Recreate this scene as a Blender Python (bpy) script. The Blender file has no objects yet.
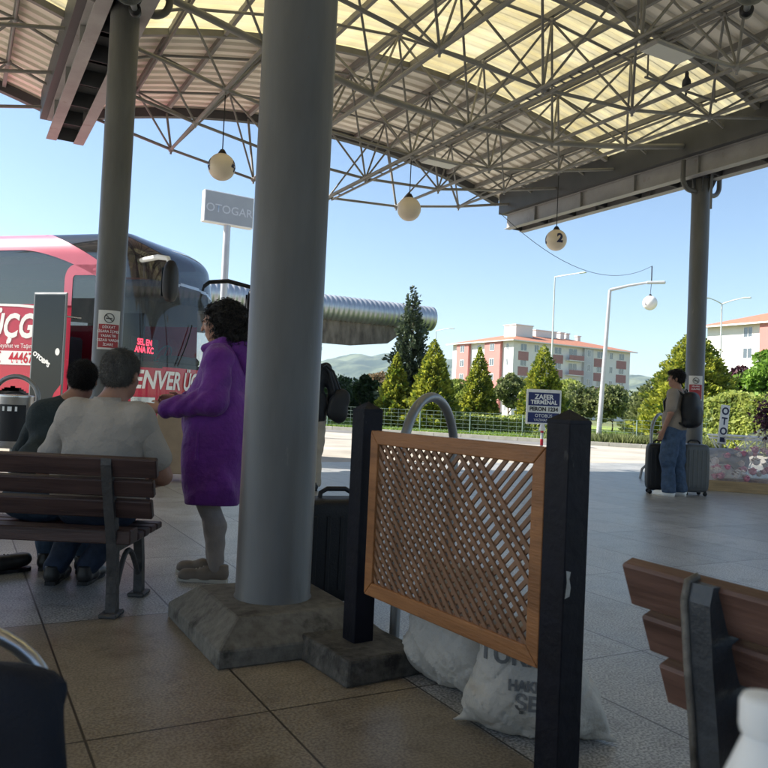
import bpy, bmesh, math, random
import numpy as np
from mathutils import Vector, Matrix, Euler
random.seed(7); rng = np.random.default_rng(7)
sc = bpy.context.scene
COL = sc.collection
R = math.radians

# ------------------------------------------------------------------ camera
HC = 1.08; FPX = 770.0
PITCH = math.atan(21/770); ROLL = math.atan(.045)
Fv = np.array([0, math.cos(PITCH), math.sin(PITCH)]); R0 = np.array([1., 0, 0]); U0 = np.array([0, -math.sin(PITCH), math.cos(PITCH)])
Xv = math.cos(ROLL)*R0 + math.sin(ROLL)*U0; Uv = -math.sin(ROLL)*R0 + math.cos(ROLL)*U0
cd = bpy.data.cameras.new('camera'); cam = bpy.data.objects.new('camera', cd); COL.objects.link(cam)
cd.sensor_width = 36; cd.lens = FPX/768*36; cd.clip_start = .05; cd.clip_end = 20000
cam.matrix_world = Matrix(((Xv[0], Uv[0], -Fv[0], 0), (Xv[1], Uv[1], -Fv[1], 0), (Xv[2], Uv[2], -Fv[2], HC), (0, 0, 0, 1)))
cd.dof.use_dof = True; cd.dof.focus_distance = 6.5; cd.dof.aperture_fstop = 9.5
sc.camera = cam

# ------------------------------------------------------------------ sky, sun, exposure
SUN_AZ = R(83)      # degrees to the left of straight ahead
SUN_EL = R(41)
w = bpy.data.worlds.new('World'); sc.world = w; w.use_nodes = True
nt = w.node_tree; bg = nt.nodes['Background']
sky = nt.nodes.new('ShaderNodeTexSky'); sky.sky_type = 'NISHITA'; sky.sun_disc = False
sky.sun_elevation = SUN_EL; sky.sun_rotation = -SUN_AZ
sky.air_density = 1.0; sky.dust_density = .3; sky.ozone_density = 1.6
nt.links.new(sky.outputs[0], bg.inputs[0]); bg.inputs[1].default_value = .062
sl = bpy.data.lights.new('sun', 'SUN'); sl.energy = 4.0; sl.angle = R(.5); sl.color = (1, .95, .86)
so = bpy.data.objects.new('sun', sl); COL.objects.link(so)
sd = Vector((-math.sin(SUN_AZ)*math.cos(SUN_EL), math.cos(SUN_AZ)*math.cos(SUN_EL), math.sin(SUN_EL)))
so.rotation_euler = sd.to_track_quat('Z', 'Y').to_euler()
sc.view_settings.view_transform = 'Standard'; sc.view_settings.look = 'None'; sc.view_settings.gamma = 1
sc.view_settings.exposure = 1.72; sc.view_settings.use_curve_mapping = False
sc.render.engine = 'CYCLES'; sc.cycles.use_denoising = True
sc.cycles.max_bounces = 10; sc.cycles.diffuse_bounces = 6; sc.cycles.glossy_bounces = 4; sc.cycles.transparent_max_bounces = 12
sc.cycles.transmission_bounces = 8; sc.cycles.sample_clamp_indirect = 8; sc.cycles.volume_bounces = 0

# ------------------------------------------------------------------ coordinates
CAMP = np.array([0, 0, HC])
def ray(x, y): return Fv + Xv*(x-384)/FPX - Uv*(y-384)/FPX
def G(x, y, z=0.0):
    d = ray(x, y); p = CAMP + d*(z-HC)/d[2]; return Vector(p)
def at(x, y, Y):
    d = ray(x, y); return Vector(CAMP + d*Y/d[1])
def pix(P):
    v = np.array(P)-CAMP; k = v@Fv; return (384+FPX*(v@Xv)/k, 384-FPX*(v@Uv)/k, k)
TH = R(29); UX = Vector((-math.sin(TH), math.cos(TH), 0)); VX = Vector((math.cos(TH), math.sin(TH), 0))
L0 = Vector((-3.385, 9.155, 0))
def ST(s, t, z=0.0): return L0 + VX*s + UX*t + Vector((0, 0, z))
GRID = Matrix(((VX.x, UX.x, 0, 0), (VX.y, UX.y, 0, 0), (0, 0, 1, 0), (0, 0, 0, 1)))

# ------------------------------------------------------------------ materials
MATS = {}
def N(nt, typ, **kw):
    n = nt.nodes.new(typ)
    for k, v in kw.items():
        if k.startswith('i_'): n.inputs[k[2:].replace('_', ' ')].default_value = v
        else: setattr(n, k, v)
    return n
def mat(name, col=(.5, .5, .5), rough=.6, metal=0, var=.12, scale=3.0, bump=.0, bscale=40.0, col2=None, spec=.32, coat=0, trans=0, emis=None, es=0, alpha=1, coords='Object', stretch=None, detail=5, thresh=None, sheen=0):
    if name in MATS: return MATS[name]
    m = bpy.data.materials.new(name); m.use_nodes = True; t = m.node_tree; b = t.nodes['Principled BSDF']
    b.inputs['Roughness'].default_value = rough; b.inputs['Metallic'].default_value = metal
    b.inputs['Specular IOR Level'].default_value = spec; b.inputs['Coat Weight'].default_value = coat
    b.inputs['Transmission Weight'].default_value = trans; b.inputs['Alpha'].default_value = alpha
    b.inputs['Sheen Weight'].default_value = sheen
    tc = N(t, 'ShaderNodeTexCoord'); mp = N(t, 'ShaderNodeMapping')
    if stretch: mp.inputs['Scale'].default_value = stretch
    t.links.new(tc.outputs[coords], mp.inputs[0])
    nz = N(t, 'ShaderNodeTexNoise'); nz.inputs['Scale'].default_value = scale; nz.inputs['Detail'].default_value = detail; nz.inputs['Roughness'].default_value = .6
    t.links.new(mp.outputs[0], nz.inputs[0])
    cr = N(t, 'ShaderNodeValToRGB')
    a, c = (.3, .7) if thresh is None else thresh
    cr.color_ramp.elements[0].position = a; cr.color_ramp.elements[1].position = c
    c0 = tuple(x*(1-var) for x in col); c1 = tuple(min(1, x*(1+var)) for x in (col2 or col))
    cr.color_ramp.elements[0].color = (*c0, 1); cr.color_ramp.elements[1].color = (*c1, 1)
    t.links.new(nz.outputs[0], cr.inputs[0]); t.links.new(cr.outputs[0], b.inputs['Base Color'])
    mr = N(t, 'ShaderNodeMapRange'); mr.inputs[3].default_value = max(0, rough-.08); mr.inputs[4].default_value = min(1, rough+.1)
    t.links.new(nz.outputs[0], mr.inputs[0]); t.links.new(mr.outputs[0], b.inputs['Roughness'])
    if bump:
        n2 = N(t, 'ShaderNodeTexNoise'); n2.inputs['Scale'].default_value = bscale; n2.inputs['Detail'].default_value = 4
        t.links.new(mp.outputs[0], n2.inputs[0])
        bp = N(t, 'ShaderNodeBump'); bp.inputs['Strength'].default_value = bump; bp.inputs['Distance'].default_value = .02
        t.links.new(n2.outputs[0], bp.inputs['Height']); t.links.new(bp.outputs[0], b.inputs['Normal'])
    if emis:
        b.inputs['Emission Color'].default_value = (*emis, 1); b.inputs['Emission Strength'].default_value = es
    MATS[name] = m; return m

M = {}
M['column'] = mat('column paint', (.1, .098, .094), .42, var=.2, scale=5, bump=.12, bscale=14, stretch=(1, 1, .22))
M['columnlow'] = mat('column lower paint', (.15, .158, .165), .42, var=.08, scale=3)
M['truss'] = mat('truss paint', (.21, .205, .19), .55, metal=.0, var=.25, scale=1.2, bump=.05)
M['girder'] = mat('girder paint', (.27, .265, .26), .5, var=.2, scale=1.6)
M['gutter'] = mat('gutter steel', (.07, .072, .075), .5, var=.2, scale=1.5)
M['concrete'] = mat('plinth concrete', (.10, .092, .078), .75, var=.2, scale=22, bump=.18, bscale=90, col2=(.135, .125, .108))
M['darkconc'] = mat('block concrete', (.05, .046, .04), .75, var=.3, scale=18, bump=.25, bscale=80, col2=(.08, .074, .064))
M['benchwood'] = mat('bench wood', (.085, .043, .032), .5, var=.25, scale=5, bump=.12, bscale=18, stretch=(.4, 6, 6), col2=(.13, .07, .053))
M['benchwood2'] = mat('dark bench wood', (.032, .017, .017), .45, var=.25, scale=5, bump=.12, bscale=18, stretch=(.4, 6, 6), col2=(.05, .028, .025))
M['iron'] = mat('cast iron', (.06, .058, .058), .5, metal=.3, var=.3, scale=8, bump=.3, bscale=40)
M['ironblue'] = mat('weathered dark iron', (.05, .055, .062), .45, metal=.3, var=.3, scale=8, bump=.25, bscale=30)
M['wornpaint'] = mat('worn metal rim', (.16, .145, .125), .6, metal=.3, var=.6, scale=14, bump=.3, bscale=40)
M['blackpost'] = mat('black post paint', (.006, .006, .01), .55, var=.4, scale=9, bump=.2, bscale=24, spec=.15)
M['orange'] = mat('varnished pine', (.21, .082, .024), .5, var=.22, scale=3, bump=.15, bscale=30, stretch=(.6, 5, 5), col2=(.28, .12, .042))
M['lattice'] = mat('lattice slats', (.19, .10, .055), .55, var=.2, scale=6, bump=.1)
M['chrome'] = mat('brushed steel', (.55, .54, .52), .28, metal=.95, var=.1, scale=6)
M['steelgrey'] = mat('galvanised tube', (.22, .225, .23), .4, metal=.7, var=.12, scale=6)
M['black'] = mat('black plastic', (.008, .008, .01), .5, var=.2, scale=6)
M['bluefabric'] = mat('navy chair fabric', (.005, .007, .014), .75, var=.25, scale=14, bump=.25, bscale=260)
M['suitcase'] = mat('black suitcase shell', (.007, .0075, .01), .55, var=.2, scale=10, bump=.2, bscale=120)
M['suitgrey'] = mat('grey suitcase shell', (.07, .075, .08), .35, var=.1, scale=10)
M['skin'] = mat('skin', (.36, .19, .13), .5, var=.12, scale=9)
M['skin2'] = mat('tanned skin', (.27, .14, .095), .5, var=.12, scale=9)
M['hairblack'] = mat('black hair', (.012, .009, .008), .5, var=.4, scale=60, bump=.9, bscale=130, stretch=(3, 3, 1))
M['hairgrey'] = mat('grey hair', (.05, .047, .045), .6, var=.2, scale=16, bump=1, bscale=260, col2=(.15, .142, .13), stretch=(1, 1, .35))
M['purple'] = mat('purple coat cloth', (.115, .018, .19), .75, var=.18, scale=9, bump=1.0, bscale=13, sheen=.12)
M['polo'] = mat('pale polo cloth', (.32, .285, .25), .8, var=.08, scale=5, bump=1.3, bscale=9)
M['jeans'] = mat('blue denim', (.04, .068, .12), .8, var=.3, scale=16, bump=.8, bscale=16)
M['jeansdark'] = mat('dark denim', (.018, .028, .055), .8, var=.3, scale=16, bump=.8, bscale=16)
M['leggings'] = mat('taupe leggings', (.23, .2, .185), .8, var=.12, scale=9, bump=.15, bscale=60)
M['beigetr'] = mat('beige trousers', (.3, .26, .21), .8, var=.12, scale=9, bump=.15, bscale=60)
M['darkshirt'] = mat('dark green shirt', (.015, .024, .026), .8, var=.2, scale=9, bump=.2, bscale=50)
M['darkjacket'] = mat('black jacket', (.009, .01, .014), .65, var=.2, scale=9, bump=.3, bscale=30)
M['tee'] = mat('taupe tee', (.22, .185, .155), .8, var=.12, scale=9, bump=.2, bscale=40)
M['shoeblack'] = mat('black leather shoe', (.02, .018, .018), .4, var=.2, scale=9)
M['shoegrey'] = mat('taupe suede shoe', (.17, .14, .115), .75, var=.15, scale=9)
M['white'] = mat('white paint', (.75, .75, .74), .5, var=.06, scale=5)
M['sole'] = mat('shoe sole', (.55, .52, .48), .6, var=.1, scale=9)
M['soletan'] = mat('tan sole', (.42, .39, .34), .7, var=.1)
M['eyewhite'] = mat('eye white', (.35, .32, .3), .3, var=.05)
M['chip'] = mat('chipped paint', (.3, .29, .27), .7, var=.3, scale=60)
M['sack'] = mat('woven white sack', (.36, .34, .305), .6, var=.12, scale=6, bump=.9, bscale=16)
M['ink'] = mat('black print', (.03, .03, .035), .6)
M['inkgrey'] = mat('faded print', (.1, .1, .1), .6, var=.3, scale=40)
M['globe'] = mat('globe glass', (.62, .53, .42), .35, var=.07, scale=3)
M['covergrey'] = mat('grey-blue cover', (.25, .27, .33), .6, var=.1, bump=.2)
M['globewhite'] = mat('white globe', (.75, .73, .68), .35, var=.05)
M['pink'] = mat('sky-lit red coach paint', (.62, .16, .24), .4, var=.05, scale=1, coat=.15)  # pink is sky reflection on the red paint, put into the base colour
M['red'] = mat('red coach paint', (.45, .02, .055), .25, var=.06, scale=1, coat=.6)
M['letterwhite'] = mat('white lettering', (.8, .8, .8), .5, var=.03)
M['letterred'] = mat('red lettering', (.5, .02, .04), .5, var=.03)
M['noticered'] = mat('red notice', (.28, .03, .035), .5, var=.05)
M['noticewhite'] = mat('notice white', (.55, .53, .5), .5, var=.05)
M['tyre'] = mat('tyre rubber', (.02, .02, .02), .8, bump=.2)
M['interior'] = mat('coach interior', (.04, .04, .045), .7)
M['seatgrey'] = mat('coach seat', (.09, .1, .13), .8)
M['beige'] = mat('beige plastic', (.45, .38, .28), .6)
M['signgrey'] = mat('sign face', (.34, .36, .38), .4, var=.05, scale=2)
M['signletter'] = mat('sign letter', (.55, .57, .6), .4, var=.03)
M['signblue'] = mat('blue sign face', (.02, .03, .13), .4, var=.05)
M['duct'] = mat('ribbed aluminium', (.5, .51, .52), .38, metal=.75, var=.12, scale=1.5)
M['brown'] = mat('brown cladding', (.12, .09, .065), .75, var=.35, scale=2.5, bump=.3)
M['lamppost'] = mat('galvanised post', (.5, .51, .52), .45, metal=.3, var=.08)
M['bark'] = mat('bark', (.09, .065, .045), .9, var=.3, scale=8, bump=.6, bscale=20)
M['pallet'] = mat('pallet wood', (.33, .24, .14), .75, var=.25, scale=6, bump=.2, stretch=(.5, 5, 5))
M['cart'] = mat('tan cabinet board', (.33, .24, .16), .6, var=.12, scale=5)
M['fencegreen'] = mat('pale green fence', (.2, .27, .24), .5, var=.1)
M['pigeon'] = mat('pigeon feathers', (.04, .04, .045), .7, var=.4, scale=14)
M['rubber'] = mat('cable', (.02, .02, .02), .6)

def glass(name, tint, rough=.03, alpha=.5, spec=.9, metal=0):
    m = bpy.data.materials.new(name); m.use_nodes = True; t = m.node_tree; b = t.nodes['Principled BSDF']
    nz = N(t, 'ShaderNodeTexNoise'); nz.inputs['Scale'].default_value = .7
    tc = N(t, 'ShaderNodeTexCoord'); t.links.new(tc.outputs['Object'], nz.inputs[0])
    b.inputs['Base Color'].default_value = (*tint, 1); b.inputs['Roughness'].default_value = rough; b.inputs['Alpha'].default_value = alpha
    b.inputs['Specular IOR Level'].default_value = spec; b.inputs['Metallic'].default_value = metal; b.inputs['IOR'].default_value = 1.6
    bp = N(t, 'ShaderNodeBump'); bp.inputs['Strength'].default_value = .1; bp.inputs['Distance'].default_value = .05
    t.links.new(nz.outputs[0], bp.inputs['Height']); t.links.new(bp.outputs[0], b.inputs['Normal'])
    M[name] = m
def wear(name, col, scale, lo, hi, stretch=(1, 1, 1), amt=1.0):
    m = M[name]; t = m.node_tree; b = t.nodes['Principled BSDF']; src = b.inputs['Base Color'].links[0].from_socket
    tc = N(t, 'ShaderNodeTexCoord'); mp = N(t, 'ShaderNodeMapping'); mp.inputs['Scale'].default_value = stretch; nz = N(t, 'ShaderNodeTexNoise'); nz.inputs['Scale'].default_value = scale; nz.inputs['Detail'].default_value = 7; nz.inputs['Roughness'].default_value = .65
    cr = N(t, 'ShaderNodeValToRGB'); cr.color_ramp.elements[0].position = lo; cr.color_ramp.elements[1].position = hi; cr.color_ramp.elements[1].color = (amt, amt, amt, 1)
    mx = N(t, 'ShaderNodeMixRGB'); mx.inputs[2].default_value = (*col, 1)
    t.links.new(tc.outputs['Object'], mp.inputs[0]); t.links.new(mp.outputs[0], nz.inputs[0]); t.links.new(nz.outputs[0], cr.inputs[0]); t.links.new(cr.outputs[0], mx.inputs[0]); t.links.new(src, mx.inputs[1]); t.links.new(mx.outputs[0], b.inputs['Base Color'])
wear('column', (.16, .15, .135), 7, .66, .70, (1, 1, .35), .7); wear('column', (.035, .033, .03), 3.2, .62, .72, (1, 1, .3), .6); wear('column', (.12, .07, .04), 22, .72, .75, (1, 1, .6), .6)
wear('concrete', (.03, .027, .022), 7, .56, .70); wear('darkconc', (.018, .016, .014), 8, .52, .66); wear('blackpost', (.05, .05, .048), 14, .66, .69, (1, 1, .4), .6)
wear('benchwood', (.2, .16, .13), 16, .68, .72, (.5, 3, 3), .7); wear('orange', (.1, .045, .02), 9, .6, .72, (1, 2, 2), .6); wear('girder', (.16, .09, .06), 4, .6, .7, (1, 1, 1), .5); wear('red', (.2, .1, .09), 2.5, .6, .8, (1, 1, 1), .35)
wear('sack', (.16, .14, .11), 7, .58, .74, (1, 1, 1), .7)
glass('windscreen', (.02, .03, .035), .02, .35, 1.0)
glass('tinted', (.045, .06, .065), .06, .85, 1.0)
glass('forehead', (.02, .025, .03), .04, .9, 1.0)
glass('winglass', (.08, .1, .12), .08, 1, .9)
glass('doorglass', (.02, .025, .03), .15, 1, .25)
glass('plastic', (.85, .85, .87), .22, .26, 1.0)

def sheet_mat():
    m = bpy.data.materials.new('roof sheet'); m.use_nodes = True; t = m.node_tree; b = t.nodes['Principled BSDF']
    tc = N(t, 'ShaderNodeTexCoord'); nz = N(t, 'ShaderNodeTexNoise'); nz.inputs['Scale'].default_value = .9; nz.inputs['Detail'].default_value = 6
    t.links.new(tc.outputs['Object'], nz.inputs[0]); cr = N(t, 'ShaderNodeValToRGB')
    cr.color_ramp.elements[0].color = (.74, .68, .56, 1); cr.color_ramp.elements[1].color = (.86, .82, .72, 1)
    t.links.new(nz.outputs[0], cr.inputs[0]); t.links.new(cr.outputs[0], b.inputs['Base Color']); b.inputs['Roughness'].default_value = .5
    M['sheet'] = m
    m = bpy.data.materials.new('skylight sheet'); m.use_nodes = True; t = m.node_tree; b = t.nodes['Principled BSDF']
    tc = N(t, 'ShaderNodeTexCoord'); nz = N(t, 'ShaderNodeTexNoise'); nz.inputs['Scale'].default_value = 1.2; nz.inputs['Detail'].default_value = 7
    t.links.new(tc.outputs['Object'], nz.inputs[0]); cr = N(t, 'ShaderNodeValToRGB')
    cr.color_ramp.elements[0].color = (.78, .72, .52, 1); cr.color_ramp.elements[1].color = (.92, .88, .72, 1); cr.color_ramp.elements[0].position = .3; cr.color_ramp.elements[1].position = .7
    t.links.new(nz.outputs[0], cr.inputs[0])
    tr = N(t, 'ShaderNodeBsdfTranslucent'); mx = N(t, 'ShaderNodeMixShader'); mx.inputs[0].default_value = .55
    t.links.new(cr.outputs[0], tr.inputs[0]); t.links.new(cr.outputs[0], b.inputs['Base Color']); b.inputs['Roughness'].default_value = .5
    t.links.new(b.outputs[0], mx.inputs[1]); t.links.new(tr.outputs[0], mx.inputs[2]); t.links.new(mx.outputs[0], t.nodes['Material Output'].inputs[0])
    M['skylight'] = m
sheet_mat()

def tile_mat():
    m = bpy.data.materials.new('terrazzo tiles'); m.use_nodes = True; t = m.node_tree; b = t.nodes['Principled BSDF']
    L = t.links.new
    tc = N(t, 'ShaderNodeTexCoord'); sp = N(t, 'ShaderNodeSeparateXYZ'); L(tc.outputs['Object'], sp.inputs[0])
    def line(out, size, off):
        a = N(t, 'ShaderNodeMath', operation='ADD'); L(out, a.inputs[0]); a.inputs[1].default_value = off
        d = N(t, 'ShaderNodeMath', operation='DIVIDE'); L(a.outputs[0], d.inputs[0]); d.inputs[1].default_value = size
        f = N(t, 'ShaderNodeMath', operation='FRACT'); L(d.outputs[0], f.inputs[0])
        s = N(t, 'ShaderNodeMath', operation='SUBTRACT'); L(f.outputs[0], s.inputs[0]); s.inputs[1].default_value = .5
        ab = N(t, 'ShaderNodeMath', operation='ABSOLUTE'); L(s.outputs[0], ab.inputs[0])
        g = N(t, 'ShaderNodeMapRange'); L(ab.outputs[0], g.inputs[0]); g.inputs[1].default_value = .5-.0055/size; g.inputs[2].default_value = .5-.003/size
        fl = N(t, 'ShaderNodeMath', operation='FLOOR'); L(d.outputs[0], fl.inputs[0])
        return g.outputs[0], fl.outputs[0]
    gx, fx = line(sp.outputs[0], TILE_S, OFF_S); gy, fy = line(sp.outputs[1], TILE_T, OFF_T)
    mxx = N(t, 'ShaderNodeMath', operation='MAXIMUM'); L(gx, mxx.inputs[0]); L(gy, mxx.inputs[1])
    cb = N(t, 'ShaderNodeCombineXYZ'); L(fx, cb.inputs[0]); L(fy, cb.inputs[1])
    wn = N(t, 'ShaderNodeTexWhiteNoise'); L(cb.outputs[0], wn.inputs[0])
    sp1 = N(t, 'ShaderNodeTexVoronoi'); sp1.inputs['Scale'].default_value = 120; L(tc.outputs['Object'], sp1.inputs[0])
    nz = N(t, 'ShaderNodeTexNoise'); nz.inputs['Scale'].default_value = 150; nz.inputs['Detail'].default_value = 4; L(tc.outputs['Object'], nz.inputs[0])
    n2 = N(t, 'ShaderNodeTexNoise'); n2.inputs['Scale'].default_value = 1.6; n2.inputs['Detail'].default_value = 7; n2.inputs['Roughness'].default_value = .65; L(tc.outputs['Object'], n2.inputs[0])
    cr = N(t, 'ShaderNodeValToRGB'); cr.color_ramp.elements[0].position = .36; cr.color_ramp.elements[1].position = .64
    cr.color_ramp.elements[0].color = (.175, .145, .108, 1); cr.color_ramp.elements[1].color = (.31, .262, .2, 1)
    L(nz.outputs[0], cr.inputs[0])
    nz.inputs['Scale'].default_value = 105
    cr.color_ramp.elements[0].position = .40; cr.color_ramp.elements[1].position = .60
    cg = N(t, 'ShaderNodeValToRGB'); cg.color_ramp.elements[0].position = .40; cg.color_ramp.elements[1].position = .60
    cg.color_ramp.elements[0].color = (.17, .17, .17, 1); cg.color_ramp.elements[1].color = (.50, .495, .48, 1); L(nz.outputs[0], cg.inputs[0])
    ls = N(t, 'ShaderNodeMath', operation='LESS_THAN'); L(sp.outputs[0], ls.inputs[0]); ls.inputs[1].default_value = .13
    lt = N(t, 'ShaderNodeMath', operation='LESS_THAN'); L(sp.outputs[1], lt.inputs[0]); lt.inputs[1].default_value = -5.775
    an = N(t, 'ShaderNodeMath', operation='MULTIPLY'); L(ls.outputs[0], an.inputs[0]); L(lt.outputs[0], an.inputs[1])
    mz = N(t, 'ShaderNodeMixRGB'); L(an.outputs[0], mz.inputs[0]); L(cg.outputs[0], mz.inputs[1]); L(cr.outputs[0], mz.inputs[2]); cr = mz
    c2 = N(t, 'ShaderNodeValToRGB'); c2.color_ramp.elements[0].position = .3; c2.color_ramp.elements[1].position = .72
    c2.color_ramp.elements[0].color = (.7, .68, .64, 1); c2.color_ramp.elements[1].color = (1.1, 1.1, 1.1, 1); L(n2.outputs[0], c2.inputs[0])
    mm = N(t, 'ShaderNodeMixRGB', blend_type='MULTIPLY'); mm.inputs[0].default_value = 1; L(cr.outputs[0], mm.inputs[1]); L(c2.outputs[0], mm.inputs[2])
    n3 = N(t, 'ShaderNodeTexNoise'); n3.inputs['Scale'].default_value = 5.5; n3.inputs['Detail'].default_value = 8; n3.inputs['Roughness'].default_value = .7; n3.inputs['Distortion'].default_value = .6; L(tc.outputs['Object'], n3.inputs[0])
    c3 = N(t, 'ShaderNodeValToRGB'); c3.color_ramp.elements[0].position = .34; c3.color_ramp.elements[1].position = .5; c3.color_ramp.elements[0].color = (.66, .62, .57, 1); c3.color_ramp.elements[1].color = (1, 1, 1, 1); L(n3.outputs[0], c3.inputs[0])
    m2 = N(t, 'ShaderNodeMixRGB', blend_type='MULTIPLY'); m2.inputs[0].default_value = .8; L(mm.outputs[0], m2.inputs[1]); L(c3.outputs[0], m2.inputs[2]); mm = m2
    rv = N(t, 'ShaderNodeMapRange'); L(wn.outputs[0], rv.inputs[0]); rv.inputs[3].default_value = .86; rv.inputs[4].default_value = 1.1
    m3 = N(t, 'ShaderNodeMixRGB', blend_type='MULTIPLY'); m3.inputs[0].default_value = 1; L(mm.outputs[0], m3.inputs[1]); L(rv.outputs[0], m3.inputs[2])
    m4 = N(t, 'ShaderNodeMixRGB'); L(mxx.outputs[0], m4.inputs[0]); L(m3.outputs[0], m4.inputs[1]); m4.inputs[2].default_value = (.035, .027, .02, 1)
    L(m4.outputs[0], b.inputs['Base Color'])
    rr = N(t, 'ShaderNodeMapRange'); L(n2.outputs[0], rr.inputs[0]); rr.inputs[3].default_value = .26; rr.inputs[4].default_value = .46
    L(rr.outputs[0], b.inputs['Roughness']); b.inputs['Specular IOR Level'].default_value = .55
    bp = N(t, 'ShaderNodeBump'); bp.inputs['Strength'].default_value = .15; bp.inputs['Distance'].default_value = .003; L(nz.outputs[0], bp.inputs['Height'])
    L(bp.outputs[0], b.inputs['Normal'])
    M['tile'] = m
TILE_S, TILE_T = .605, 1.335
_p = G(85, 741) - L0
OFF_S = -(_p.dot(VX)); OFF_T = -(_p.dot(UX))
tile_mat()

def leafmat(name, dark, light, trans=.35, thresh=(.25, .75)):
    m = bpy.data.materials.new(name); m.use_nodes = True; t = m.node_tree; b = t.nodes['Principled BSDF']; L = t.links.new
    ge = N(t, 'ShaderNodeNewGeometry'); tc = N(t, 'ShaderNodeTexCoord')
    nz = N(t, 'ShaderNodeTexNoise'); nz.inputs['Scale'].default_value = 1.1; nz.inputs['Detail'].default_value = 3; L(tc.outputs['Object'], nz.inputs[0])
    ad = N(t, 'ShaderNodeMath', operation='MULTIPLY_ADD'); L(ge.outputs['Random Per Island'], ad.inputs[0]); ad.inputs[1].default_value = .6; L(nz.outputs[0], ad.inputs[2])
    sb = N(t, 'ShaderNodeMath', operation='SUBTRACT'); L(ad.outputs[0], sb.inputs[0]); sb.inputs[1].default_value = .3
    cr = N(t, 'ShaderNodeValToRGB'); cr.color_ramp.elements[0].position = thresh[0]; cr.color_ramp.elements[1].position = thresh[1]
    cr.color_ramp.elements[0].color = (*dark, 1); cr.color_ramp.elements[1].color = (*light, 1); L(sb.outputs[0], cr.inputs[0])
    L(cr.outputs[0], b.inputs['Base Color']); b.inputs['Roughness'].default_value = .6
    tr = N(t, 'ShaderNodeBsdfTranslucent'); L(cr.outputs[0], tr.inputs[0]); mx = N(t, 'ShaderNodeMixShader'); mx.inputs[0].default_value = trans
    L(b.outputs[0], mx.inputs[1]); L(tr.outputs[0], mx.inputs[2]); L(mx.outputs[0], t.nodes['Material Output'].inputs[0])
    M[name] = m
leafmat('leaf_thuja', (.065, .115, .015), (.42, .43, .055), .45, (.25, .72))
leafmat('leaf_cypress', (.022, .04, .028), (.09, .12, .06), .25)
leafmat('leaf_dark', (.012, .03, .012), (.04, .085, .025), .25)
leafmat('leaf_bright', (.08, .17, .02), (.26, .42, .06), .5)
leafmat('leaf_hedge', (.13, .19, .04), (.45, .5, .12), .5)
leafmat('leaf_plum', (.03, .009, .014), (.09, .025, .04), .3)
leafmat('leaf_mixed', (.06, .09, .03), (.26, .29, .11), .45)
leafmat('leaf_reddish', (.1, .09, .04), (.3, .2, .12), .4)
leafmat('grassblade', (.08, .15, .02), (.24, .33, .06), .4)
leafmat('plumflower', (.04, .02, .04), (.18, .06, .1), .3)

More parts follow.
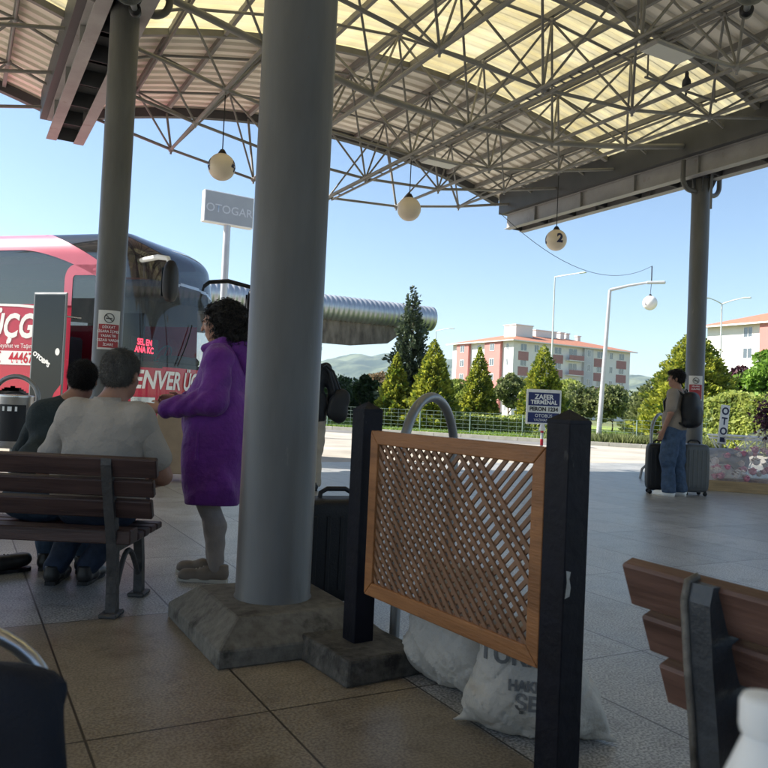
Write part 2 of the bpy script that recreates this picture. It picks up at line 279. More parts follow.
# ------------------------------------------------------------------ mesh builder
class MB:
    def __init__(s): s.v = []; s.f = []; s.m = []; s.sm = []; s.T = Matrix()
    def add(s, vs, fs, mi=0, smooth=False):
        o = len(s.v); s.v += [tuple(s.T @ Vector(p)) for p in vs]
        s.f += [tuple(i+o for i in f) for f in fs]; s.m += [mi]*len(fs); s.sm += [smooth]*len(fs)
    def box(s, a, b, mi=0, mtx=None):
        (x0, y0, z0), (x1, y1, z1) = a, b
        vs = [Vector(p) for p in ((x0, y0, z0), (x1, y0, z0), (x1, y1, z0), (x0, y1, z0), (x0, y0, z1), (x1, y0, z1), (x1, y1, z1), (x0, y1, z1))]
        if mtx: vs = [mtx @ p for p in vs]
        s.add(vs, [(0, 3, 2, 1), (4, 5, 6, 7), (0, 1, 5, 4), (1, 2, 6, 5), (2, 3, 7, 6), (3, 0, 4, 7)], mi)
    def cbox(s, a, b, c=.01, mi=0, mtx=None):       # box with chamfered edges
        c = min([c]+[abs(b[i]-a[i])*.45 for i in range(3)])
        vs = []; idx = {}
        for ix in (0, 1):
            for iy in (0, 1):
                for iz in (0, 1):
                    co = [(a, b)[k][j] for j, k in enumerate((ix, iy, iz))]; sg = [1-2*k for k in (ix, iy, iz)]
                    for ax in range(3):
                        p = [co[j]+(0 if j == ax else sg[j]*c) for j in range(3)]
                        idx[(ix, iy, iz, ax)] = len(vs); vs.append(Vector(p))
        F = []
        for ax in range(3):
            o = [j for j in range(3) if j != ax]
            for sd_ in (0, 1):
                q = []
                for (i, j) in ((0, 0), (1, 0), (1, 1), (0, 1)):
                    k = [0, 0, 0]; k[ax] = sd_; k[o[0]] = i; k[o[1]] = j; q.append(idx[(*k, ax)])
                F.append(tuple(q))
            for (i, j) in ((0, 0), (1, 0), (1, 1), (0, 1)):   # edges along ax
                k0 = [0]*3; k0[ax] = 0; k0[o[0]] = i; k0[o[1]] = j; k1 = list(k0); k1[ax] = 1
                F.append((idx[(*k0, o[0])], idx[(*k1, o[0])], idx[(*k1, o[1])], idx[(*k0, o[1])]))
        for ix in (0, 1):
            for iy in (0, 1):
                for iz in (0, 1): F.append(tuple(idx[(ix, iy, iz, ax)] for ax in range(3)))
        if mtx: vs = [mtx @ p for p in vs]
        s.add(vs, F, mi)
    def tube(s, pts, r, n=8, mi=0, caps=True, closed=False, smooth=True):
        pts = [Vector(p) for p in pts]; rs = r if isinstance(r, (list, tuple)) else [r]*len(pts)
        vs = []; up = None
        m = len(pts)
        for i, p in enumerate(pts):
            if closed: d = pts[(i+1) % m]-pts[i-1]
            else: d = pts[min(i+1, m-1)]-pts[max(i-1, 0)]
            d.normalize()
            if up is None:
                up = Vector((0, 0, 1)) if abs(d.z) < .9 else Vector((1, 0, 0))
            x = d.cross(up).normalized(); up = x.cross(d).normalized()
            for k in range(n):
                a = 2*math.pi*k/n; vs.append(p+(x*math.cos(a)+up*math.sin(a))*rs[i])
        fs = []
        for i in range(m if closed else m-1):
            for k in range(n): fs.append((i*n+k, i*n+(k+1) % n, ((i+1) % m)*n+(k+1) % n, ((i+1) % m)*n+k))
        s.add(vs, fs, mi, smooth)
        if caps and not closed:
            s.add(vs[:n], [tuple(range(n))[::-1]], mi); s.add(vs[-n:], [tuple(range(n))], mi)
    def lathe(s, prof, n=24, mi=0, org=(0, 0, 0), smooth=True, mtx=None):
        vs = [Vector((r*math.cos(2*math.pi*k/n), r*math.sin(2*math.pi*k/n), z)) for r, z in prof for k in range(n)]
        if mtx: vs = [mtx @ p for p in vs]
        vs = [p+Vector(org) for p in vs]
        fs = [(i*n+k, i*n+(k+1) % n, (i+1)*n+(k+1) % n, (i+1)*n+k) for i in range(len(prof)-1) for k in range(n)]
        s.add(vs, fs, mi, smooth)
    def sphere(s, c, r, n=16, mi=0, sq=(1, 1, 1)):
        prof = [(math.sin(math.pi*i/(n//2+2))*r+1e-5, -math.cos(math.pi*i/(n//2+2))*r) for i in range(n//2+3)]
        s.lathe(prof, n, mi, c, True, Matrix.Diagonal((*sq, 1)))
    def prism(s, poly, h, mi=0, mtx=None):  # poly xy, extruded 0..h in z
        n = len(poly); vs = [Vector((x, y, 0)) for x, y in poly]+[Vector((x, y, h)) for x, y in poly]
        if mtx: vs = [mtx @ p for p in vs]
        s.add(vs, [tuple(range(n))[::-1], tuple(range(n, 2*n))]+[(i, (i+1) % n, (i+1) % n+n, i+n) for i in range(n)], mi)
    def build(s, name, mats, parent=None, loc=None, rot=None):
        me = bpy.data.meshes.new(name); me.from_pydata(s.v, [], s.f)
        me.validate(); 
        for mm in (mats if isinstance(mats, (list, tuple)) else [mats]): me.materials.append(M[mm] if isinstance(mm, str) else mm)
        if len(me.polygons) == len(s.f):
            me.polygons.foreach_set('material_index', s.m); me.polygons.foreach_set('use_smooth', s.sm)
        bm = bmesh.new(); bm.from_mesh(me); bmesh.ops.recalc_face_normals(bm, faces=bm.faces); bm.to_mesh(me); bm.free()
        o = bpy.data.objects.new(name, me); COL.objects.link(o)
        if parent: o.parent = parent
        if loc is not None: o.location = loc
        if rot is not None: o.rotation_euler = rot
        return o
def npmesh(name, V, F, mats, parent=None, smooth=False):
    me = bpy.data.meshes.new(name); V = np.asarray(V, dtype=np.float32); F = np.asarray(F, dtype=np.int32)
    k = F.shape[1]
    me.vertices.add(len(V)); me.vertices.foreach_set('co', V.ravel()); me.loops.add(F.size); me.loops.foreach_set('vertex_index', F.ravel())
    me.polygons.add(len(F)); me.polygons.foreach_set('loop_start', np.arange(0, F.size, k, dtype=np.int32)); me.polygons.foreach_set('loop_total', np.full(len(F), k, dtype=np.int32))
    me.update(calc_edges=True)
    me.polygons.foreach_set('use_smooth', [smooth]*len(F))
    for mm in (mats if isinstance(mats, (list, tuple)) else [mats]): me.materials.append(M[mm])
    o = bpy.data.objects.new(name, me); COL.objects.link(o)
    if parent: o.parent = parent
    return o
def tag(o, label=None, cat=None, group=None, kind=None):
    if label: o['label'] = label
    if cat: o['category'] = cat
    if group: o['group'] = group
    if kind: o['kind'] = kind
    return o
def thing(name, label, cat, loc=(0, 0, 0), rz=0, group=None):
    o = bpy.data.objects.new(name, None); COL.objects.link(o); o.empty_display_size = .2
    o.location = loc; o.rotation_euler = (0, 0, rz); return tag(o, label, cat, group)
def struct(name, mb, m): return tag(mb.build(name, m), kind='structure')
def dup(root, loc, rz=None, label=None, scale=None):
    r = root.copy(); COL.objects.link(r); r.location = loc
    if rz is not None: r.rotation_euler = (0, 0, rz)
    if label: r['label'] = label
    if scale is not None: r.scale = scale
    for ch in list(root.children):
        c = ch.copy(); COL.objects.link(c); c.parent = r
        for g in ch.children:
            d = g.copy(); COL.objects.link(d); d.parent = c
    return r
def text_mesh(body, size, bold=0.0, align='CENTER', shear=0.0, xs=1.0, extrude=0.0):
    cu = bpy.data.curves.new('lettering', 'FONT'); cu.body = body; cu.size = size; cu.align_x = align; cu.align_y = 'CENTER'
    cu.offset = bold; cu.shear = shear; cu.extrude = extrude; cu.resolution_u = 3
    o = bpy.data.objects.new('lettering', cu); COL.objects.link(o)
    dg = bpy.context.evaluated_depsgraph_get(); dg.update()
    me = bpy.data.meshes.new_from_object(o.evaluated_get(dg)); bpy.data.objects.remove(o)
    if xs != 1:
        for v in me.vertices: v.co.x *= xs
    return me
def text(body, size, mtx, m, parent=None, fn=None, name='lettering', **kw):
    me = text_mesh(body, size, **kw)
    if fn:
        bm = bmesh.new(); bm.from_mesh(me)
        bmesh.ops.subdivide_edges(bm, edges=[e for e in bm.edges if e.calc_length() > size*.15], cuts=2); bm.to_mesh(me); bm.free()
        for v in me.vertices: v.co = fn(v.co)
    me.transform(mtx); me.materials.clear(); me.materials.append(M[m])
    o = bpy.data.objects.new(name, me); COL.objects.link(o)
    if parent: o.parent = parent
    return o
def frame_mtx(o, x, y):      # local x→x, y→y, z = x×y
    x = Vector(x).normalized(); y = Vector(y).normalized(); z = x.cross(y)
    return Matrix(((x.x, y.x, z.x, o[0]), (x.y, y.y, z.y, o[1]), (x.z, y.z, z.z, o[2]), (0, 0, 0, 1)))

# ------------------------------------------------------------------ smooth-union surfaces (people, sacks, birds)
def sdf_field(prims, res, cut=None, wob=0.0, wobf=18.0, pad=.03):
    lo = np.full(3, 1e9); hi = -lo
    for p in prims:
        if p.get('neg'): continue
        if p['t'] == 'c':
            r = max(p['ra'], p['rb'])
            for q in (p['a'], p['b']): lo = np.minimum(lo, np.array(q)-r); hi = np.maximum(hi, np.array(q)+r)
        else:
            r = max(p['r']); lo = np.minimum(lo, np.array(p['c'])-r); hi = np.maximum(hi, np.array(p['c'])+r)
    lo -= pad+res*2; hi += pad+res*2
    n = np.ceil((hi-lo)/res).astype(int)+1
    ax = [lo[i]+np.arange(n[i])*res for i in range(3)]
    D = np.full(tuple(n), .3, dtype=np.float32)
    for p in prims:
        k = p.get('k', .02)
        if p['t'] == 'c': r = max(p['ra'], p['rb']); l = np.minimum(p['a'], p['b'])-r; h = np.maximum(p['a'], p['b'])+r
        else: r = max(p['r']); l = np.array(p['c'])-r; h = np.array(p['c'])+r
        mg = k+.06
        i0 = np.maximum(((l-mg-lo)/res).astype(int), 0); i1 = np.minimum(((h+mg-lo)/res).astype(int)+2, n)
        xs, ys, zs = [ax[i][i0[i]:i1[i]] for i in range(3)]
        P = np.stack(np.meshgrid(xs, ys, zs, indexing='ij'), -1)
        if p['t'] == 'c':
            a = np.array(p['a'], float); b = np.array(p['b'], float); ba = b-a; L = ba@ba+1e-9
            t = np.clip(((P-a)@ba)/L, 0, 1); d = np.linalg.norm(P-a-t[..., None]*ba, axis=-1)-(p['ra']+(p['rb']-p['ra'])*t)
        else:
            Q = P-np.array(p['c'], float)
            if 'rot' in p: Q = Q @ np.array(Euler(p['rot']).to_matrix())
            rr = np.array(p['r'], float); e = p.get('e', 2)
            if e == 2:
                k0 = np.linalg.norm(Q/rr, axis=-1); k1 = np.linalg.norm(Q/rr**2, axis=-1)+1e-9; d = k0*(k0-1)/k1
            else:
                k0 = (np.abs(Q/rr)**e).sum(-1)**(1/e); d = (k0-1)*min(rr)
        sl_ = tuple(slice(i0[i], i1[i]) for i in range(3)); A = D[sl_]
        if p.get('neg'):
            h_ = np.clip(.5-.5*(A+d)/k, 0, 1); D[sl_] = A+( -d-A)*h_+k*h_*(1-h_)
        else:
            h_ = np.clip(.5+.5*(A-d)/k, 0, 1); D[sl_] = A+(d-A)*h_-k*h_*(1-h_)
    if wob or cut is not None:
        X, Y, Z = np.meshgrid(*ax, indexing='ij')
        if wob: D += wob*(np.sin(X*wobf+np.sin(Z*wobf*.6)*1.7+Y*wobf*.4)*np.cos(Y*wobf*.9+1.3*np.sin(X*wobf*.7)+Z*wobf*.35)).astype(np.float32)
        if cut is not None: D = cut(D, X, Y, Z).astype(np.float32)
    return D, lo
def nets(D, lo, res):
    S = D < 0
    nx, ny, nz = D.shape
    c = np.zeros((nx-1, ny-1, nz-1), np.int8)
    for dx in (0, 1):
        for dy in (0, 1):
            for dz in (0, 1): c += S[dx:nx-1+dx, dy:ny-1+dy, dz:nz-1+dz]
    act = (c > 0) & (c < 8); idx = -np.ones(act.shape, np.int64); cells = np.argwhere(act); idx[act] = np.arange(len(cells))
    acc = np.zeros((len(cells), 3)); cnt = np.zeros(len(cells))
    cor = [(0, 0, 0), (1, 0, 0), (0, 1, 0), (1, 1, 0), (0, 0, 1), (1, 0, 1), (0, 1, 1), (1, 1, 1)]
    for i in range(8):
        for j in range(i+1, 8):
            a, b = np.array(cor[i]), np.array(cor[j])
            if np.abs(a-b).sum() != 1: continue
            ca = cells+a; cb = cells+b; da = D[ca[:, 0], ca[:, 1], ca[:, 2]]; db = D[cb[:, 0], cb[:, 1], cb[:, 2]]
            mk = (da < 0) != (db < 0); t = np.where(mk, da/(da-db+1e-12), 0)
            acc += np.where(mk[:, None], a+t[:, None]*(b-a), 0); cnt += mk
    V = lo+(cells+acc/cnt[:, None])*res
    F = []
    for axis in range(3):
        sl0 = [slice(1, -1)]*3; sl0[axis] = slice(0, -1); sl1 = list(sl0); sl1[axis] = slice(1, None)
        a = S[tuple(sl0)]; b = S[tuple(sl1)]
        o = [k for k in range(3) if k != axis]
        for flip, mk in ((0, a & ~b), (1, ~a & b)):
            e = np.argwhere(mk)
            if not len(e): continue
            e = e+np.array([0 if k == axis else 1 for k in range(3)])
            q = []
            for (i, j) in ((0, 0), (1, 0), (1, 1), (0, 1)):
                cc = e.copy(); cc[:, o[0]] -= 1-i; cc[:, o[1]] -= 1-j; q.append(idx[cc[:, 0], cc[:, 1], cc[:, 2]])
            q = np.stack(q, 1)
            if (flip == 1) ^ (axis == 1): q = q[:, ::-1]
            F.append(q)
    return V, np.concatenate(F)
def blob(name, prims, res, m, parent=None, smooth_iter=1, **kw):
    D, lo = sdf_field(prims, res, **kw); V, F = nets(D, lo, res)
    for _ in range(smooth_iter):
        A = np.zeros_like(V); C = np.zeros(len(V))
        for a, b in ((0, 1), (1, 2), (2, 3), (3, 0)):
            np.add.at(A, F[:, a], V[F[:, b]]); np.add.at(A, F[:, b], V[F[:, a]]); np.add.at(C, F[:, a], 1); np.add.at(C, F[:, b], 1)
        V = V*.5+.5*A/C[:, None]
    return npmesh(name, V, F, m, parent, True)
def cap(a, b, ra, rb=None, k=.02, **kw): return dict(t='c', a=np.array(a, float), b=np.array(b, float), ra=ra, rb=ra if rb is None else rb, k=k, **kw)
def ell(c, r, rot=None, k=.02, **kw):
    d = dict(t='e', c=np.array(c, float), r=r, k=k, **kw)
    if rot: d['rot'] = rot
    return d

# ================================================================== THE SETTING
def sheet(name, poly, z, m, parent=None):
    mb = MB(); mb.add([(p[0], p[1], z) for p in poly], [tuple(range(len(poly)))]); o = mb.build(name, m, parent); return tag(o, kind='structure')
M['field'] = mat('field grass', (.1, .13, .04), .9, var=.3, scale=.02, col2=(.16, .17, .07))
M['lawn'] = mat('mown lawn', (.16, .23, .035), .9, var=.2, scale=.5, bump=.3, bscale=30, col2=(.24, .3, .07))
M['apron'] = mat('pale concrete apron', (.32, .29, .245), .8, var=.12, scale=.5, bump=.1, bscale=20, col2=(.41, .38, .325))
M['asphalt'] = mat('grey asphalt', (.17, .165, .16), .85, var=.15, scale=.6, bump=.2, bscale=60)
M['kerb'] = mat('kerb stone', (.4, .38, .34), .8, var=.15, scale=3)
M['earth'] = mat('dry verge', (.3, .25, .17), .9, var=.2, scale=1)
# ground to the horizon
wear('apron', (.2, .185, .16), .35, .58, .7, (1, 1, 1), .5)
sheet('ground', [(-9000, -3000), (9000, -3000), (9000, 9000), (-9000, 9000)], -.02, 'field')
e1 = Vector((-60, 55.5, 0)); 
def edge(off, x): return (x, 31.2-.41*(x+2)+off)
sheet('road', [(-70, -30), (70, -30), edge(-.2, 70), edge(-.2, -70)], -.008, 'apron')
sheet('street', [edge(-2.6, -70), edge(-2.6, 7), edge(-.25, 7), edge(-.25, -70)], -.003, 'asphalt')
# tiled platform, in the grid of the columns
mb = MB(); mb.add([(-22, -20, 0), (16, -20, 0), (16, 3.1, 0), (-22, 3.1, 0)], [(0, 1, 2, 3)])
pf = mb.build('pavement', 'tile'); pf.matrix_world = Matrix.Translation(L0) @ GRID; tag(pf, kind='structure')
# lawn and kerb
kb = MB()
for x in np.arange(-40, 40, 1.0):
    a = edge(-.02, x); b = edge(-.02, x+.985); c = edge(.16, x+.985); d = edge(.16, x)
    kb.add([(*p, z) for z in (-.01, .12) for p in (a, b, c, d)], [(4, 5, 6, 7), (0, 1, 5, 4), (1, 2, 6, 5), (2, 3, 7, 6), (3, 0, 4, 7)])
tag(kb.build('kerb', 'kerb'), kind='structure')
sheet('lawn', [edge(.15, -60), edge(.15, 70), edge(45, 70), edge(45, -60)], .09, 'lawn')

def blades(name, n, area, h, m, label, seed=3, wd=.02):
    g = np.random.default_rng(seed); P = area(g, n); hh = h*g.uniform(.5, 1.3, n); a = g.uniform(0, 6.28, n); ln = g.normal(0, .35, (n, 2))
    d = np.stack([np.cos(a), np.sin(a), 0*a], 1)*wd
    top = P+np.stack([ln[:, 0]*hh, ln[:, 1]*hh, hh], 1)
    V = np.stack([P-d, P+d, top], 1).reshape(-1, 3); F = np.arange(3*n).reshape(-1, 3)
    o = npmesh(name, V, F, m); o['kind'] = 'stuff'; o['label'] = label; return o
def area_lawn(g, n):
    x = g.uniform(-6, 22, n); q = g.power(.6, n)*22+.3; return np.stack([x, 31.2-.41*(x+2)+q, 0*x+.09], 1)
blades('grass', 45000, area_lawn, .09, 'grassblade', 'short bright green grass of the lawn behind the kerb', wd=.025)
def area_verge(g, n):
    x = g.normal(9.4, 1.3, n); q = np.abs(g.normal(0, .9, n))+.25; return np.stack([x, 31.2-.41*(x+2)+q, 0*x+.09], 1)
blades('weeds', 7000, area_verge, .3, 'leaf_mixed', 'taller rough grass growing along the kerb under the lamp post', 5, wd=.03)

# hills
def hills():
    az = np.linspace(R(-52), R(52), 260); rr = np.linspace(0, 1, 26); V = []
    def ridge(a):
        return 195+52*np.sin(a*5.1+.6)+34*np.sin(a*13+1.1)+16*np.sin(a*31+2)+8*np.sin(a*67)+4*np.sin(a*141)
    for j, q in enumerate(rr):
        for a in az:
            d = 2600+q*2400; base = ridge(a)*1.15
            z = base*(math.sin(q*math.pi/2)**1.1)*(1+.14*math.sin(a*60+q*9)*math.sin(q*14+a*21))-20*(1-q)
            if q == 1: z = base
            V.append((d*math.sin(a), d*math.cos(a), z))
    n = len(az); F = [(j*n+i, j*n+i+1, (j+1)*n+i+1, (j+1)*n+i) for j in range(len(rr)-1) for i in range(n-1)]
    m = mat('hill woodland', (.03, .055, .03), .95, var=.25, scale=.006, col2=(.11, .13, .075), detail=9, thresh=(.4, .62)); M['hill'] = m
    o = npmesh('hills', V, F, 'hill', smooth=True); o['kind'] = 'structure'
hills()
# air between here and the hills
def haze():
    mb = MB(); mb.box((-6500, -400, -1.2), (6500, 6800, 420)); o = mb.build('haze', [])
    m = bpy.data.materials.new('air'); m.use_nodes = True; t = m.node_tree; t.nodes.remove(t.nodes['Principled BSDF'])
    v = t.nodes.new('ShaderNodeVolumePrincipled'); v.inputs['Density'].default_value = HAZE; v.inputs['Color'].default_value = (.62, .8, 1, 1); v.inputs['Anisotropy'].default_value = .3
    t.links.new(v.outputs[0], t.nodes['Material Output'].inputs['Volume'])
    o.data.materials.append(m); o['kind'] = 'stuff'
HAZE = .00008
haze()

# ================================================================== CANOPY
SC = 5.15; MOD = 1.6526
def zb(s): return 5.39+.0328*(s-SC)**2
def ztop(s): return 6.92-.032*(s-SC)**2
def canopy(label, s_off, group):
    root = thing('canopy_roof', label, 'canopy roof', (0, 0, 0), 0, group)
    T = Matrix.Translation(L0) @ GRID @ Matrix.Translation((s_off, 0, 0))
    # corrugated sheets along the arch: profile runs along t
    def panel(name, t0, t1, m, dz=0):
        pitch = .27; prof = []
        t = t0
        while t < t1-.001:
            for q, h in ((0, 0), (.42, 0), (.5, .045), (.92, .045)):
                if t+q*pitch < t1: prof.append((t+q*pitch, h))
            t += pitch
        prof.append((t1, 0))
        ss = np.linspace(.2, 10.1, 25); V = []; n = len(prof)
        for lay in (0, .004):
            for s in ss:
                for (tt, h) in prof: V.append(tuple(T @ Vector((s, tt, ztop(s)+.16+h+lay+dz))))
        F = []
        k = len(ss)*n
        for L_ in (0, k):
            for i in range(len(ss)-1):
                for j in range(n-1):
                    f = (L_+i*n+j, L_+(i+1)*n+j, L_+(i+1)*n+j+1, L_+i*n+j+1); F.append(f if L_ == 0 else f[::-1])
        for i in range(len(ss)-1):
            for j in (0, n-1): F.append((i*n+j, (i+1)*n+j, k+(i+1)*n+j, k+i*n+j))
        for j in range(n-1):
            for i in (0, len(ss)-1): F.append((i*n+j, i*n+j+1, k+i*n+j+1, k+i*n+j))
        o = npmesh(name, V, F, m, root); return o
    panel('roof_sheet', 1.9, 5.75, 'sheet'); panel('skylight', -1.55, 1.94, 'skylight', -.006)
    panel('roof_sheet', -4.3, -1.5, 'sheet'); panel('skylight', -7.7, -4.26, 'skylight', -.006); panel('roof_sheet', -16, -7.66, 'sheet')
    # purlins along t, under the sheet
    pu = MB(); pu.T = T
    for k in range(-6, 7):
        s = SC+k*MOD/2
        if s < .35 or s > 9.95: continue
        pu.box((s-.03, -16, ztop(s)+.06), (s+.03, 5.7, ztop(s)+.155))
    pu.build('purlin', 'truss', root)
    # arched edge channels at the far end and at the skylight seams
    for tt, nm in ((5.7, 'edge_beam'), (1.9, 'seam_channel'), (-1.5, 'seam_channel')):
        eb = MB(); eb.T = T; ss = np.linspace(.3, 10, 22); w_ = .07 if nm == 'edge_beam' else .04; hh = (.16, .2) if nm == 'edge_beam' else (.03, .15)
        vs = []; fs = []
        for i, s in enumerate(ss):
            z = ztop(s)+.1
            if nm == 'edge_beam': vs += [(s, tt-w_, z-.12), (s, tt+w_, z-.12), (s, tt+w_, z+.13), (s, tt-w_, z+.04)]
            else: vs += [(s, tt-w_, z-.05), (s, tt+w_, z-.05), (s, tt+w_, z+.05), (s, tt-w_, z+.05)]
            if i: b = 4*i; fs += [(b-4+q, b-4+(q+1) % 4, b+(q+1) % 4, b+q) for q in range(4)]
        fs += [(0, 1, 2, 3), tuple(4*(len(ss)-1)+q for q in (3, 2, 1, 0))]
        eb.add(vs, fs); eb.build(nm, 'gutter' if nm == 'edge_beam' else 'truss', root)
    return root
canopy('corrugated arched roof with a yellow translucent skylight band above the plaza', 0, 'canopy roof vaults')
canopy('neighbouring arched roof vault seen at the top left beyond the twin girders', -10.3, 'canopy roof vaults')

def space_frame(label, s_off, tmin, n_ind):
    root = thing('space_frame', label, 'space frame', tuple(ST(0, 0, 0)), 0, 'space frames under the roof vaults')
    rods = []
    bs = [SC+MOD*k for k in (-2, -1, 0, 1, 2)]; ts_ = [SC+MOD*(k+.5) for k in (-3, -2, -1, 0, 1, 2)]
    bt = [1.7*k for k in range(-9, 4)]; tt = [1.7*(k+.5) for k in range(-9, 3)]
    bt = [t for t in bt if t > tmin]; tt = [t for t in tt if t > tmin]
    B = lambda s, t: ST(s+s_off, t, zb(s)); Tn = lambda s, t: ST(s+s_off, t, ztop(s))
    for t in bt:
        hv = abs(t) < .1 or abs(t+6.8) < .2
        for i in range(len(bs)-1): rods.append((B(bs[i], t), B(bs[i+1], t), .05 if hv else .027, 'chord'))
        rods.append((B(bs[0], t), ST(.25+s_off, t, 6.08), .05 if hv else .03, 'chord')); rods.append((B(bs[-1], t), ST(10.05+s_off, t, 6.08), .05 if hv else .03, 'chord'))
    for s in bs:
        for i in range(len(bt)-1): rods.append((B(s, bt[i]), B(s, bt[i+1]), .03, 'chord'))
    for t in tt:
        for i in range(len(ts_)-1): rods.append((Tn(ts_[i], t), Tn(ts_[i+1], t), .023, 'chord'))
    for s in ts_:
        for i in range(len(tt)-1): rods.append((Tn(s, tt[i]), Tn(s, tt[i+1]), .023, 'chord'))
    nodes = [B(s, t) for s in bs for t in bt]+[Tn(s, t) for s in ts_ for t in tt]
    for s in bs:
        for t in bt:
            for ds in (-.5, .5):
                for dt in (-.5, .5):
                    q = t+1.7*dt
                    if min(tt)-.01 <= q <= max(tt)+.01: rods.append((B(s, t), Tn(s+MOD*ds, q), .019, 'brace'))
            if t == max(bt): rods.append((B(s, t), ST(s+s_off, 5.62, ztop(s)+.02), .024, 'brace'))
    for s, e in ((ts_[0], .3), (ts_[-1], 10.0)):
        for t in tt: rods.append((Tn(s, t), ST(e+s_off, t, 6.1), .024, 'brace'))
    def share(r):
        (x0, y0, k0), (x1, y1, k1) = pix(r[0]), pix(r[1])
        if k0 < 1 or k1 < 1: return 0
        cx, cy = (x0+x1)/2, (y0+y1)/2
        if not (-20 < cx < 790 and -30 < cy < 400): return 0
        return math.hypot(x1-x0, y1-y0)*r[2]/k0
    for kind in ('chord', 'brace'):
        rr = sorted([r for r in rods if r[3] == kind], key=share, reverse=True)
        for r in rr[:n_ind]:
            if share(r) <= 0: break
            mb = MB(); mb.tube([r[0], r[1]], r[2], 8); o = mb.build(kind, 'truss', root); o.matrix_parent_inverse = root.matrix_world.inverted() if False else Matrix.Translation(-ST(0, 0, 0))
        rest = [r for r in rr if not (rr.index(r) < n_ind and share(r) > 0)]
        if rest:
            mb = MB()
            for r in rest: mb.tube([r[0], r[1]], r[2], 6)
            o = mb.build('further_'+kind+'s', 'truss', root); o.matrix_parent_inverse = Matrix.Translation(-ST(0, 0, 0)); o['kind'] = 'stuff'
    mb = MB()
    for p in nodes: mb.sphere(p, .058, 8)
    for s in bs:
        for t in bt: mb.tube([B(s, t)-Vector((0, 0, .02)), B(s, t)-Vector((0, 0, .09))], .02, 6)
    o = mb.build('node_balls', 'girder', root); o.matrix_parent_inverse = Matrix.Translation(-ST(0, 0, 0)); o['kind'] = 'stuff'
space_frame('tubular steel space frame of chords and braces under the skylight roof', 0, -9, 100)
space_frame('tubular steel frame under the neighbouring vault at the top left corner', -10.3, -9, 40)

def girder(label, s0, t_far):
    root = thing('twin_girder', label, 'girder', (0, 0, 0), 0, 'twin girders on the column rows')
    T = Matrix.Translation(L0) @ GRID @ Matrix.Translation((s0, 0, .25))
    for sx in (-.225, .225):
        mb = MB(); mb.T = T
        mb.box((sx-.008, -16, 5.262), (sx+.008, t_far, 5.59)); mb.box((sx-.085, -16, 5.25), (sx+.085, t_far, 5.262)); mb.box((sx-.085, -16, 5.59), (sx+.085, t_far, 5.602))
        t = t_far-1.1
        while t > -15:
            mb.box((sx-.075, t, 5.263), (sx+.075, t+.01, 5.589)); t -= 1.5
        mb.build('i_beam', 'girder', root)
    t = t_far-.02
    while t > -15:
        mb = MB(); mb.T = T; mb.box((-.215, t-.012, 5.27), (.215, t, 5.585)); mb.box((-.215, t-.3, 5.5), (.215, t-.013, 5.51)); mb.build('cross_plate', 'gutter', root); t -= .95
    mb = MB(); mb.T = T
    mb.box((-.42, -16, 5.61), (.42, t_far+.1, 5.63)); mb.box((-.42, -16, 5.632), (-.4, t_far+.1, 6.1)); mb.box((.4, -16, 5.632), (.42, t_far+.1, 6.1))
    mb.build('valley_gutter', 'gutter', root)
girder('twin steel girder with cross plates beside the big column at the left', -.02, 5.1)
girder('long twin steel girder carried by the far right column', 10.3, 5.35)

# fix right beam underside rail: columns
def column(label, loc, plinth, up=.35, cr=.165, group='round grey columns'):
    root = thing('column', label, 'column', loc, TH, group)
    mb = MB(); mb.lathe([(cr+.006, .10), (cr+.006, .172), (cr, .182), (cr, 5.12+up)], 48)
    mb.build('shaft', 'column', root)
    U = Matrix.Translation((0, 0, up)); mb = MB(); mb.T = U; mb.box((-.2, -.2, 5.12), (.2, .2, 5.134))
    for k in range(8):
        a = k*math.pi/4; c, s_ = math.cos(a), math.sin(a)
        mb.add([(c*.16-s_*.008, s_*.16+c*.008, 4.85), (c*.27-s_*.008, s_*.27+c*.008, 5.119), (c*.16-s_*.008, s_*.16+c*.008, 5.119), (c*.16+s_*.008, s_*.16-c*.008, 4.85), (c*.27+s_*.008, s_*.27-c*.008, 5.119), (c*.16+s_*.008, s_*.16-c*.008, 5.119)], [(0, 1, 2), (5, 4, 3), (0, 3, 4, 1), (1, 4, 5, 2), (2, 5, 3, 0)])
    mb.build('bracket', 'gutter', root)
    for sx in (-1, 1):        # rain pipes bending from the gutter into the column
        mb = MB(); mb.T = U; pts = [Vector((sx*.1, 0, 4.88))]+[Vector((sx*(.3+.2*math.sin(a)), 0, 5.08-.2*math.cos(a))) for a in np.linspace(0, math.pi/2, 9)]+[Vector((sx*.5, 0, 5.2)), Vector((sx*.5, 0, 5.4))]
        mb.tube(pts, .045, 12); mb.build('rain_pipe', 'column', root)
    if plinth:
        a, b, h = plinth; mb = MB()
        vs = [(-a, -b, 0), (a, -b, 0), (a, b, 0), (-a, b, 0), (-a, -b, h*.42), (a, -b, h*.42), (a, b, h*.42), (-a, b, h*.42), (-a*.7, -b*.72, h), (a*.7, -b*.72, h), (a*.7, b*.72, h), (-a*.7, b*.72, h)]
        mb.add(vs, [(3, 2, 1, 0), (8, 9, 10, 11)]+[(o+i, o+(i+1) % 4, o+4+(i+1) % 4, o+4+i) for o in (0, 4) for i in range(4)])
        pl = mb.build('plinth', 'concrete', root)
        bv = pl.modifiers.new('b', 'BEVEL'); bv.width = .006; bv.segments = 1
    return root
MC = Vector((-.475, 3.62, 0))
main_col = column('massive near grey column on a sloped concrete plinth beside the lattice screen', MC, (.38, .41, .17), .35, .174)
left_col = column('grey column with a no-smoking notice in front of the coach', ST(.03, -.25), (.45, .45, .17), .74)
right_col = column('far right grey column behind the man with the backpack', ST(10.42, 0), (.4, .4, .12), .4)
